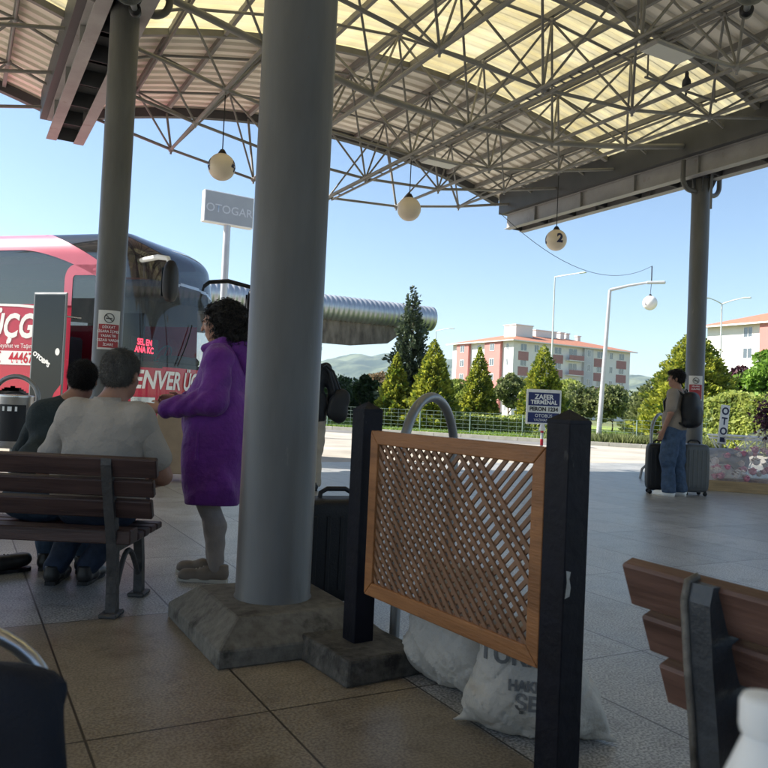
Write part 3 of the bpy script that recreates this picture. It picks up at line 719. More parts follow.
def notice(col, ang, z, lines, w_=.26, h1=.14, h2=.27):
    rad = .168
    def f(co): a = ang+co.x/rad; return Vector((rad*math.cos(a), rad*math.sin(a), z+co.y))
    def patch(x0, x1, y0, y1, m, nm, dr):
        mb = MB(); n = 14; rr = rad+dr; vs = []
        for i in range(n+1):
            a = ang+(x0+(x1-x0)*i/n)/rad
            for yy in (y0, y1):
                vs.append((rr*math.cos(a), rr*math.sin(a), z+yy))
        mb.add(vs, [(2*i, 2*i+2, 2*i+3, 2*i+1) for i in range(n)], 0, True); return mb.build(nm, m, col)
    p = patch(-w_/2, w_/2, -h2-.02, h1+.02, 'noticewhite', 'notice', .0)
    q = patch(-w_/2+.012, w_/2-.012, -h2, 0, 'noticered', 'notice_panel', .0018)
    for i, ln in enumerate(lines):
        def g(co, i=i): v = f(Vector((co.x, co.y-.035-i*.05, 0))); v.x *= 1.025; v.y *= 1.025; return v
        text(ln, .042, Matrix(), 'letterwhite', col, g, xs=.9)
    mb = MB(); pts = []; rr = rad+.006
    for k in range(28):
        t = k/28*2*math.pi; a = ang+.052*math.cos(t)/rad; pts.append((rr*math.cos(a), rr*math.sin(a), z+h1/2+.052*math.sin(t)))
    mb.tube(pts, .0045, 6, closed=True)
    for (x0, y0, x1, y1, r_) in ((-.037, .037, .037, -.037, .0045), (-.035, -.004, .03, -.004, .006)):
        mb.tube([(rr*math.cos(ang+(x0+(x1-x0)*q)/rad), rr*math.sin(ang+(x0+(x1-x0)*q)/rad), z+h1/2+y0+(y1-y0)*q) for q in np.linspace(0, 1, 6)], r_, 6)
    mb.build('no_smoking_symbol', 'ink', col)
def face_ang(col, off=0): # angle on the column that faces the camera, in its local frame
    v = Vector((0, 0, 0))-Vector(col.location); return math.atan2(v.y, v.x)-TH+off
def zat(px, py, Y): return at(px, py, Y).z
notice(left_col, face_ang(left_col, R(2)), zat(104, 322, 8.55), ['DİKKAT', 'SİGARA İÇMEK', 'YASAKTIR', 'CEZASI VARDIR', 'İDARE'])
notice(right_col, face_ang(right_col, R(8)), zat(696, 384, 13.85), ['SİGARA', 'İÇİLMEZ'])
mb = MB(); mb.tube([ST(10.3, -.32, 4.9), ST(10.3, -.32, 6.0)], .022, 8); tag(mb.build('conduit_pipe', 'columnlow'), 'thin vertical conduit beside the top of the far right column', 'pipe')

# cable tray and panel lights under the middle chord
mb = MB()
for dx in (-.09, .09): mb.tube([ST(SC+dx, -9, 5.36), ST(SC+dx, 5.1, 5.36)], .022, 6)
t = -9
while t < 5.1: mb.tube([ST(SC-.09, t, 5.36), ST(SC+.09, t, 5.36)], .01, 6); t += .17 if t < -1.4 and t > -3 else .6
tag(mb.build('cable_tray', 'truss'), 'ladder-like cable tray running along the middle of the space frame', 'cable tray')
def panel_light(t, label, sd=.35):
    root = thing('panel_light', label, 'ceiling light', ST(SC+sd, t, 5.28), TH, 'flat panel lights under the roof')
    mb = MB(); mb.cbox((-.32, -.14, -.06), (.32, .14, 0), .02); mb.build('housing', 'girder', root)
    mb = MB(); mb.box((-.29, -.12, -.066), (.29, .12, -.058)); mb.build('diffuser', 'notice_pale', root)
M['notice_pale'] = mat('light diffuser', (.6, .6, .55), .4, var=.03)
panel_light(1.35, 'flat panel light hanging above the plaza near the second globe lamp')
panel_light(-3.55, 'flat panel light at the upper right, nearest the top of the photo', .25)

# ================================================================== FAR THINGS: building blocks, neighbouring canopy, hedge, trees
M['bwhite'] = mat('pale render', (.72, .70, .67), .85, var=.05, scale=.3)
M['bgrey'] = mat('grey render', (.5, .5, .51), .85, var=.06, scale=.3)
M['bpink'] = mat('salmon render', (.5, .2, .18), .85, var=.07, scale=.3)
M['rooftile'] = mat('terracotta tiles', (.36, .155, .1), .8, var=.2, scale=3, bump=.5, bscale=8)
M['bbrown'] = mat('spandrel render', (.36, .19, .18), .85, var=.08)
def apartment(label, loc, rz, LX, LY, H, bandsX, bandsY, boxes, group):
    root = thing('apartment_building', label, 'building', loc, rz, group)
    mb = MB(); mb.box((0, 0, 0), (LX, LY, H)); mb.build('wall', 'bwhite', root)
    fl = 5; fh = H/fl
    wins = []
    def put(face, a0, a1, z0, z1, out):
        f = MB(); p = MB(); g = .07
        def bx(mbb, u0, u1, v0, v1, d0, d1):
            if face == 'X': mbb.box((u0, -d1, v0), (u1, -d0, v1))
            else: mbb.box((-d1, u0, v0), (-d0, u1, v1))
        for (u0, u1, v0, v1) in ((a0, a1, z0, z0+g), (a0, a1, z1-g, z1), (a0, a0+g, z0+g, z1-g), (a1-g, a1, z0+g, z1-g), ((a0+a1)/2-g/2, (a0+a1)/2+g/2, z0+g, z1-g)):
            bx(f, u0, u1, v0, v1, out+.003, out+.05)
        fo = f.build('window', 'white', root)
        bx(p, a0+.02, a1-.02, z0+.02, z1-.02, out+.001, out+.02); p.build('pane', 'winglass', fo)
    def slab(face, u0, u1, v0, v1, d0, d1, m, nm):
        mb = MB()
        if face == 'X': mb.box((u0, -d1, v0), (u1, -d0, v1))
        else: mb.box((-d1, u0, v0), (-d0, u1, v1))
        mb.build(nm, m, root)
    for face, bands in (('X', bandsX), ('Y', bandsY)):
        for (a0, a1, kind) in bands:
            c = (a0+a1)/2; out = 0
            if kind[0] in 'pg': out = .6; slab(face, a0, a1, 0, H-.02, .002, .6, 'bpink' if kind[0] == 'p' else 'bgrey', 'wall_panel')
            if kind[0] == 's':
                for k in range(1, fl): slab(face, a0, a1, k*fh-.75, k*fh+.85, .002, .06, 'bbrown', 'spandrel')
            if kind[0] == 'b':
                for k in range(1, fl):
                    slab(face, a0, a1, k*fh-.12, k*fh+.04, .003, 1.2, 'bwhite', 'balcony'); slab(face, a0, a1, k*fh+.042, k*fh+.95, 1.1, 1.17, 'bbrown', 'balcony_front')
            if 'w' in kind:
                ww = float(kind[kind.index('w')+1:])
                for k in range(fl): put(face, c-ww/2, c+ww/2, k*fh+.95, k*fh+2.3, out)
    # hipped roof with overhang
    o = 1.0; rh = 2.5; mb = MB(); i = min(LX, LY)/2
    z = H+.02
    A = [(-o, -o, z), (LX+o, -o, z), (LX+o, LY+o, z), (-o, LY+o, z)]
    if LX > LY: rd = [(LY/2, LY/2, z+rh), (LX-LY/2, LY/2, z+rh)]; fs = [(0, 1, 5, 4), (1, 2, 5), (2, 3, 4, 5), (3, 0, 4), (3, 2, 1, 0)]
    else: rd = [(LX/2, LX/2, z+rh), (LX/2, LY-LX/2, z+rh)]; fs = [(0, 1, 4), (1, 2, 5, 4), (2, 3, 5), (3, 0, 4, 5), (3, 2, 1, 0)]
    mb.add(A+rd, fs); rf = mb.build('roof', 'rooftile', root)
    mb = MB(); mb.box((-o, -o-.03, z-.2), (LX+o, -o+.08, z-.004)); mb.box((-o-.03, -o+.082, z-.2), (-o+.08, LY+o, z-.004)); mb.build('eaves', 'bwhite', rf)
    for (x0, y0, x1, y1, h) in boxes:
        mb = MB(); mb.box((x0, y0, z+.4), (x1, y1, z+rh+h)); mb.box((x0-.15, y0-.15, z+rh+h+.002), (x1+.15, y1+.15, z+rh+h+.15)); mb.build('chimney', 'bwhite', rf)
    return root
apartment('long five-storey block with salmon panels and terracotta roof behind the conical trees', (23.1, 139, 0), R(31), 30.5, 18.5, 13.9,
    [(1.2, 3.6, 'sw1.5'), (4.4, 6.6, 'w1.1'), (9.5, 12.2, 'sw1.8'), (12.8, 16.6, 'bw2.2'), (17.2, 19.6, 'gw0.9'), (20.4, 23.6, 'sw1.7'), (24.4, 25.8, 'w.9'), (26.6, 29.4, 'sw1.5')],
    [(1.2, 2.0, 'w.7'), (3.0, 7.6, 'pw1.3'), (9.3, 10.7, 'w1.1'), (12.6, 16.4, 'pw1.3')],
    [(4, 4.2, 8.2, 7.6, .9), (11.5, 7, 17, 10.5, .7), (18.5, 7.5, 19.6, 8.8, .8), (20.6, 8, 21.5, 9, .8), (23.5, 7.7, 24.3, 8.4, .5)], 'apartment blocks')
apartment('nearer salmon and white block at the right edge behind the plum tree', (57.4, 74.3, 0), TH, 14, 31, 13.3,
    [(1, 3, 'w1.3'), (5, 9, 'pw1.3')],
    [(2, 6, 'pw1.4'), (8, 10, 'w1.2'), (12, 13.6, 'w1.2'), (16.5, 23, 'pw1.6'), (24, 26, 'w1.3')],
    [(5, 6, 8, 9, .6), (5, 18, 7, 20, .7)], 'apartment blocks')

def leaves_cone(n, h, r, size, seed, z0=.1, lump=.18, powr=.8, up=.6, nb=7, asp=1.7):
    g = np.random.default_rng(seed); t = g.beta(1.0, 1.6, n*2); ang = g.uniform(0, 2*np.pi, n*2)
    prof = (1-t)**powr*np.clip(t*6+.55, 0, 1)
    lp = 1+lump*np.sin(ang*3+t*9+seed)*np.cos(ang*nb-t*17+seed*2)+lump*.6*np.sin(t*41+ang*5+seed)+lump*.5*np.cos(ang*11+t*60)
    rad = r*prof*lp*np.sqrt(g.uniform(.35, 1.0, n*2))
    keep = g.uniform(0, 1, n*2) < np.clip(prof+.25, 0, 1); t, ang, rad = t[keep][:n], ang[keep][:n], rad[keep][:n]
    P = np.stack([rad*np.cos(ang), rad*np.sin(ang), z0+t*h], 1); D = np.stack([np.cos(ang), np.sin(ang), np.full_like(t, up)], 1)+g.normal(0, .45, (len(t), 3))
    return quads(P, D, size*(1-.4*t), g, asp)
def quads(P, D, size, g, asp=1.7):
    D = D/np.linalg.norm(D, axis=1, keepdims=True); S = np.cross(D, g.normal(0, 1, D.shape)); S /= np.linalg.norm(S, axis=1, keepdims=True)+1e-9
    sz = (size*g.uniform(.4, 1.6, len(P)))[:, None]
    V = np.stack([P-D*sz*asp*.5, P+S*sz*.5, P+D*sz*asp*.5, P-S*sz*.5], 1).reshape(-1, 3)
    return V, np.arange(len(V)).reshape(-1, 4)
def tree(name, label, loc, h, r, m, kind='cone', n=5000, size=.16, seed=1, group=None, **kw):
    root = thing(name, label, 'tree', loc, 0, group)
    mb = MB(); z = 0; th = h*(.9 if kind == 'cone' else .5)
    g = random.Random(seed); pts = [(g.uniform(-.04, .04)*i, g.uniform(-.04, .04)*i, th*i/5) for i in range(6)]
    mb.tube(pts, [max(.02, .03*h*(1-i/5.5)*.55) for i in range(6)], 8)
    if kind != 'cone':
        for k in range(6):
            a = g.uniform(0, 6.28); s0 = pts[2+k % 3]; e = (s0[0]+math.cos(a)*r*.6, s0[1]+math.sin(a)*r*.6, s0[2]+h*.25); mid = tuple((s0[i]+e[i])/2+(0, 0, -.1)[i] for i in range(3))
            mb.tube([s0, mid, e], [.012*h, .008*h, .004*h], 6)
    mb.build('trunk', 'bark', root)
    if kind == 'cone':
        V, F = leaves_cone(int(n*1.5), h, r, size, seed, **kw)
    else:
        gg = np.random.default_rng(seed); nb = 26; C = []
        for k in range(nb):
            u = gg.normal(0, 1, 3); u /= np.linalg.norm(u); q = gg.uniform(.3, .8); C.append((u[0]*r*q, u[1]*r*q, h*.58+u[2]*h*.4*q, gg.uniform(.22, .42)*r))
        C = np.array(C); w_ = C[:, 3]**2; ix = gg.choice(nb, n, p=w_/w_.sum()); u = gg.normal(0, 1, (n, 3)); u /= np.linalg.norm(u, axis=1, keepdims=True)
        P = C[ix, :3]+u*(C[ix, 3]*gg.uniform(.55, 1.05, n)**.5)[:, None]; P[:, 2] = np.maximum(P[:, 2], h*.06)
        V, F = quads(P, u+gg.normal(0, .6, (n, 3)), np.full(n, size), gg, 1.5)
    npmesh('crown', V, F, m, root); return root
def base(px, Y):      # a point on the lawn, at depth Y under picture column px
    p = at(px, 430, Y); return (p.x, p.y, .09)
tree('cypress_tree', 'tallest dark cypress in front of the ribbed canopy roof', base(407, 37), 6.75, 1.12, 'leaf_cypress', n=9000, size=.13, seed=4, lump=.42, powr=.62, nb=5)
cg = 'conical golden-green trees on the lawn'
tree('thuja_tree', 'slim conical tree just left of the tall cypress base', base(394, 35.5), 3.35, .95, 'leaf_thuja', n=6500, size=.14, seed=11, group=cg, lump=.25)
tree('thuja_tree', 'pointed conical tree right of the tall cypress, before the salmon gable', base(431, 34.5), 3.95, 1.22, 'leaf_thuja', n=9000, size=.13, seed=12, group=cg, powr=.72)
tree('thuja_tree', 'slim conical tree in front of the pink gable wall', base(477, 44), 4.5, 1.25, 'leaf_thuja', n=7500, size=.13, seed=13, group=cg, powr=.8)
tree('thuja_tree', 'wide conical tree rising behind the blue platform sign', base(541, 43), 4.7, 1.6, 'leaf_thuja', n=9000, size=.13, seed=14, group=cg, powr=.72)
tree('thuja_tree', 'largest broad golden-green tree behind the man with the backpack', base(692, 33), 4.7, 2.25, 'leaf_thuja', n=22000, size=.12, seed=15, group=cg, powr=.6, lump=.2)
tree('thuja_tree', 'low dark green round tree left of the largest one by the right column', base(652, 36), 2.7, 1.35, 'leaf_mixed', n=7000, size=.12, seed=16, powr=.5)
bgp = 'broadleaf trees behind the lawn'
tree('leafy_tree', 'bright green leafy tree at the right edge', base(768, 36), 4.9, 1.7, 'leaf_bright', 'b', n=11000, size=.13, seed=21, group=bgp)
tree('plum_tree', 'dark purple plum tree beside the far right column', base(737, 37), 4.15, 1.25, 'leaf_plum', 'b', n=8000, size=.13, seed=22)
for i, (px, Y, h, r, m, lab) in enumerate([
    (508, 50, 3.9, 1.1, 'leaf_mixed', 'olive young tree between the two conical trees before the white block corner'),
    (459, 50, 3.1, 1.0, 'leaf_hedge', 'small yellow-green tree left of the slim conical tree at the gable'),
    (585, 48, 3.0, 1.7, 'leaf_mixed', 'low olive tree behind the leaning lamp post'),
    (612, 46, 2.9, 1.3, 'leaf_mixed', 'rounded olive shrub tree immediately right of the leaning lamp post'),
    (635, 50, 2.6, 1.6, 'leaf_mixed', 'low green tree under the distant hill gap, left of the broad golden tree'),
    (378, 62, 4.0, 1.6, 'leaf_reddish', 'small reddish tree behind the slim conical tree'),
    (363, 44, 3.0, .85, 'leaf_dark', 'dark little pointed tree left of the conical row'),
    (340, 50, 2.8, 2.6, 'leaf_dark', 'dark clipped tree mass beside the person in the black jacket'),
    (405, 50, 2.5, 1.2, 'leaf_hedge', 'pale shrub tree at the foot of the tall cypress'),
    (565, 52, 3.3, 1.3, 'leaf_hedge', 'light green tree right of the wide conical tree')]):
    tree('small_tree', lab, base(px, Y), h, r, m, 'b', n=5000, size=.13, seed=30+i, group=bgp)
def hedge(label, x0, x1, Y0, Y1, h, m, n, seed):
    g = np.random.default_rng(seed); a = Vector(base(x0, Y0)); b = Vector(base(x1, Y1)); L = (b-a).length; d = (b-a)/L; nn = Vector((-d.y, d.x, 0))
    root = thing('hedge', label, 'hedge', a, math.atan2(d.y, d.x), 'clipped hedges on the lawn')
    x = g.uniform(0, L, n); y = g.uniform(-.5, .5, n); q = g.uniform(0, 1, n); z = h*np.where(g.uniform(0, 1, n) < .4, 1, q)*(1+.06*np.sin(x*3+y*5)); y = np.where(np.abs(z-h) < .1*h, y, np.sign(y)*.5*(1-.1*q))
    V, F = quads(np.stack([x, y, z], 1)+g.normal(0, .05, (n, 3)), g.normal(0, 1, (n, 3)), np.full(n, .1), g, 1.4); npmesh('foliage', V, F, m, root)
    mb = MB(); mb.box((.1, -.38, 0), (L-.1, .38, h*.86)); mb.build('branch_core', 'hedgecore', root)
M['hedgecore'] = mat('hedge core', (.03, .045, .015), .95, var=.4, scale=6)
hedge('low clipped hedge in front of the two middle conical trees', 458, 556, 36, 34, .62, 'leaf_hedge', 9000, 3)
hedge('tall pale hedge behind the wrapped bundle at the right edge', 716, 800, 27, 24, 1.75, 'leaf_hedge', 14000, 4)
hedge('dark long hedge at the far left of the lawn beyond the road', 318, 392, 52, 50, 1.6, 'leaf_dark', 8000, 5)
hedge('dark low hedge between the conical trees behind the steel hoop', 392, 460, 40, 38, .7, 'leaf_dark', 7000, 6)

# neighbouring canopy with the rolled ribbed edge
def ncanopy():
    e = at(431, 319, 40.5); root = thing('ribbed_canopy', 'distant canopy with a rolled ribbed metal edge behind the coach and cypress', 'canopy roof', (e.x, e.y, e.z), TH+math.pi)
    Lc = 26; mb = MB(); prof = []; x = 0
    while x < Lc: prof += [(.64, x), (.64, x+.12), (.60, x+.15), (.60, x+.24)]; x += .27
    mb.lathe([(1e-3, 0)]+prof+[(1e-3, Lc)], 28, 0, (0, 0, 0), True, Matrix.Rotation(math.pi/2, 4, 'Y'))
    mb.build('rolled_edge', 'duct', root)
    mb = MB(); mb.prism([(1.2, -.45), (2.6, -1.5), (4.6, -1.75), (Lc, -1.75), (Lc, -.45)], .25, 0, Matrix(((1, 0, 0, 0), (0, 0, -1, .1), (0, 1, 0, 0), (0, 0, 0, 1))))
    mb.build('fascia', 'cladding', root)
    mb = MB(); mb.box((1.3, -14, -.3), (Lc, -.15, -.1)); mb.build('roof_sheet', 'duct', root)
    for xx in (6, 16):
        mb = MB(); mb.tube([(xx, -6, -e.z), (xx, -6, -.3)], .18, 14); mb.build('post', 'column', root)
M['cladding'] = mat('brown cladding panels', (.13, .105, .08), .8, var=.3, scale=2.4, bump=.3, stretch=(1.6, 1, .5), col2=(.2, .165, .13))
def brickify(name, sx, sy):
    m = M[name]; t = m.node_tree; b = t.nodes['Principled BSDF']; tc = N(t, 'ShaderNodeTexCoord'); mp = N(t, 'ShaderNodeMapping'); mp.inputs['Rotation'].default_value = (R(90), 0, 0)
    br = N(t, 'ShaderNodeTexBrick'); br.inputs['Scale'].default_value = 1; br.inputs['Brick Width'].default_value = sx; br.inputs['Row Height'].default_value = sy; br.inputs['Mortar Size'].default_value = .02
    br.inputs['Color1'].default_value = (.16, .12, .085, 1); br.inputs['Color2'].default_value = (.09, .065, .045, 1); br.inputs['Mortar'].default_value = (.07, .055, .04, 1)
    t.links.new(tc.outputs['Object'], mp.inputs[0]); t.links.new(mp.outputs[0], br.inputs[0]); t.links.new(br.outputs[0], b.inputs['Base Color'])
ncanopy()

# lamp posts
def lamp_post(label, foot, top, arms, r0, r1, group='street lamp posts'):
    root = thing('street_lamp', label, 'street lamp', foot, 0, group); f = Vector(foot); t = Vector(top)-f
    mb = MB(); mb.tube([(0, 0, 0), t], [r0, r1], 12); mb.build('post', 'lamppost', root)
    mb = MB(); mb.cbox((-.16, -.16, 0), (.16, .16, .03), .005); mb.build('base_plate', 'lamppost', root)
    for a in arms:
        e = Vector(a)-f; mb = MB(); mid = (t+e)/2+Vector((0, 0, (e.z-t.z)*.1)); mb.tube([t, mid, e], [r1, r1*.8, r1*.7], 8); ao = mb.build('arm', 'lamppost', root)
        d = (e-t); d.z = 0; d.normalize(); mb = MB(); mb.cbox((-.05, -.11, -.05), (.6, .11, .04), .03, 0, frame_mtx(e, d, Vector((-d.y, d.x, 0)))); mb.build('lamp_head', 'lamppost', ao)
    return root
def lp(px, py): return at(px, py, 60)
f1 = G(598, 444, .0); 
lamp_post('leaning pale lamp post at the kerb holding the smallest globe lamp', f1, at(610, 290, f1.y-.3), [at(648, 282.5, f1.y-.8)], .1, .06)
def onG(px, Y): p = at(px, 430, Y); p.z = 0; return p
lamp_post('tall slim lamp post with one arm behind the wide conical tree', onG(549, 64), at(555, 277, 64), [at(580, 273, 62)], .1, .05)
lamp_post('double-armed lamp post right of the far right column', onG(718, 60), at(722, 304, 60), [at(709, 298, 60), at(743, 298, 59)], .09, .05)
lamp_post('short-armed distant lamp between the cypress and the salmon gable', onG(432, 95), at(436, 331, 95), [at(450, 328.5, 94)], .09, .05)

def globe(label, c, rad, cord_top, digits, m='globe'):
    root = thing('globe_lamp', label, 'globe lamp', c, 0, 'numbered globe lamps'); c = Vector(c)
    mb = MB(); mb.sphere((0, 0, 0), rad, 28); mb.build('globe', m, root)
    mb = MB(); mb.lathe([(.001, rad+.06), (.03, rad+.06), (.055, rad+.02), (.075, rad-.02), (.075, rad-.05)], 16); mb.build('cap', 'black', root)
    mb = MB(); mb.tube([(0, 0, rad+.05), Vector(cord_top)-c], .009, 6); mb.build('cord', 'rubber', root)
    va = math.atan2(-c.y, -c.x)
    for (d, off) in digits:
        def f(co, off=off):
            lon = va+off+co.x/rad; lat = co.y/rad; rr = rad*1.012; return Vector((rr*math.cos(lat)*math.cos(lon), rr*math.cos(lat)*math.sin(lon), rr*math.sin(lat)))
        text(d, rad*1.15, Matrix(), 'digit', root, f, bold=.012)
M['digit'] = mat('navy digits', (.02, .025, .07), .5)
def gl(px, py, s, t, lab, dg):
    top = ST(s, t, zb(s)); p = at(px, py, top.y); globe(lab, (top.x, top.y, p.z), .205, (top.x, top.y, top.z), dg)
g1 = SC-2*MOD; gl(221, 167, g1, 1.7, 'globe lamp marked 4, left of the massive near column', [('4', R(62)), ('4', R(-75)), ('4', R(180))])
gl(406, 209, SC, 1.7, 'globe lamp marked on its far side, in the middle below the panel light', [('3', R(150)), ('3', R(-150))])
gl(553, 240, SC+2*MOD, 1.7, 'globe lamp marked 2 below the girder end', [('2', R(22)), ('2', R(-80)), ('2', R(150))])
hp = at(651.5, 283, f1.y-.8); gp = at(650, 303, f1.y-.8)
globe('smallest globe lamp, hanging from the leaning lamp post arm', (gp.x, gp.y, gp.z), .26, (hp.x, hp.y, hp.z), [('1', R(-35)), ('1', R(110))], 'globewhite')

# cable strung from the globe row to the lamp post
a = at(500, 213, 17.5); b = at(652, 266, f1.y-.8)
mb = MB(); mb.tube([a.lerp(b, q)+Vector((0, 0, -1.6*q*(1-q)*2)) for q in np.linspace(0, 1, 20)], .007, 5); mb.tube([b, hp], .02, 6)
tag(mb.build('hanging_cable', 'rubber'), 'thin sagging cable from the roof corner to the leaning lamp post', 'cable')

# sign on a pole
def otogar():
    Y = 24; c = at(228, 210, Y); root = thing('pole_sign', 'grey box sign reading OTOGAR on a pole above the coach', 'sign', (c.x, c.y, 0), R(33)); W, Hh = 1.62/2, .98/2
    mb = MB(); mb.cbox((-W, -.13, c.z-Hh), (W, .13, c.z+Hh), .01); mb.build('box', 'white', root)
    mb = MB(); mb.box((-W+.03, -.136, c.z-Hh+.03), (W-.03, -.1305, c.z+Hh-.03)); mb.build('face', 'signgrey', root)
    text('OTOGAR', .36, Matrix.Translation((0, -.144, c.z-.05)) @ Matrix.Rotation(math.pi/2, 4, 'X'), 'signletter', root, bold=.003)
    mb = MB(); mb.tube([(0, 0, 0), (0, 0, c.z-Hh)], .11, 14); mb.build('pole', 'lamppost', root)
otogar()
def bluesign():
    Y = 14.6; c = at(543.5, 407, Y); root = thing('platform_sign', 'white-edged blue sign reading ZAFER TERMİNAL on a striped pole', 'sign', (c.x, c.y, 0), R(4))
    W, Hh = .335, .33; T = Matrix.Translation((0, 0, c.z))
    mb = MB(); mb.cbox((-W, -.02, c.z-Hh), (W, .02, c.z+Hh), .012); mb.build('board', 'white', root)
    mb = MB(); mb.box((-W+.035, -.024, c.z+.02), (W-.035, -.0205, c.z+Hh-.06)); mb.box((-W+.035, -.024, c.z-Hh+.03), (W-.035, -.0205, c.z-.11)); mb.build('panel', 'signblue', root)
    RX = Matrix.Rotation(math.pi/2, 4, 'X')
    def tx(s, z, size, m, **k): text(s, size, Matrix.Translation((0, -.0255, c.z+z)) @ RX, m, root, **k)
    tx('ZAFER', .185, .125, 'letterwhite', bold=.004); tx('TERMİNAL', .085, .105, 'letterwhite', bold=.004); tx('PERON 1234', -.045, .1, 'ink', bold=.004); tx('OTOBÜS', -.17, .085, 'letterwhite'); tx('YAZIHANESİ', -.25, .065, 'letterwhite')
    mb = MB(); mb.tube([(0, .03, 0), (0, .03, c.z+.1)], .028, 12); mb.lathe([(.16, 0), (.16, .03), (.03, .05)], 20, 0, (0, .03, 0)); mb.build('pole', 'lamppost', root)
    for z in (.45, .69): mb = MB(); mb.lathe([(.03, z), (.03, z+.12)], 12, 0, (0, .03, 0)); mb.build('stripe', 'letterred', root)
    mb = MB(); mb.lathe([(.07, c.z-Hh-.12), (.035, c.z-Hh)], 14, 0, (0, .03, 0)); mb.build('collar', 'white', root)
bluesign()

# low mesh fence along the lawn
def fence():
    root = thing('mesh_fence', 'low pale green mesh fence along the edge of the lawn', 'fence', (0, 0, 0))
    off = .9; xs = [p for p in np.arange(-8, 26, 1.9)]
    P = [Vector((*edge(off, x), .09)) for x in xs]
    for p in P:
        mb = MB(); mb.tube([p, p+Vector((0, 0, .85))], .022, 8); mb.build('fence_post', 'fencegreen', root)
    mb = MB()
    for k in range(6): mb.tube([P[0]+Vector((0, 0, .1+k*.15)), P[-1]+Vector((0, 0, .1+k*.15))], .005, 4)
    n = int((P[-1]-P[0]).length/.3)
    for i in range(n):
        q = P[0].lerp(P[-1], i/n); mb.tube([q+Vector((0, 0, .08)), q+Vector((0, 0, .86))], .004, 4)
    mb.build('wire_mesh', 'fencegreen', root)
fence()

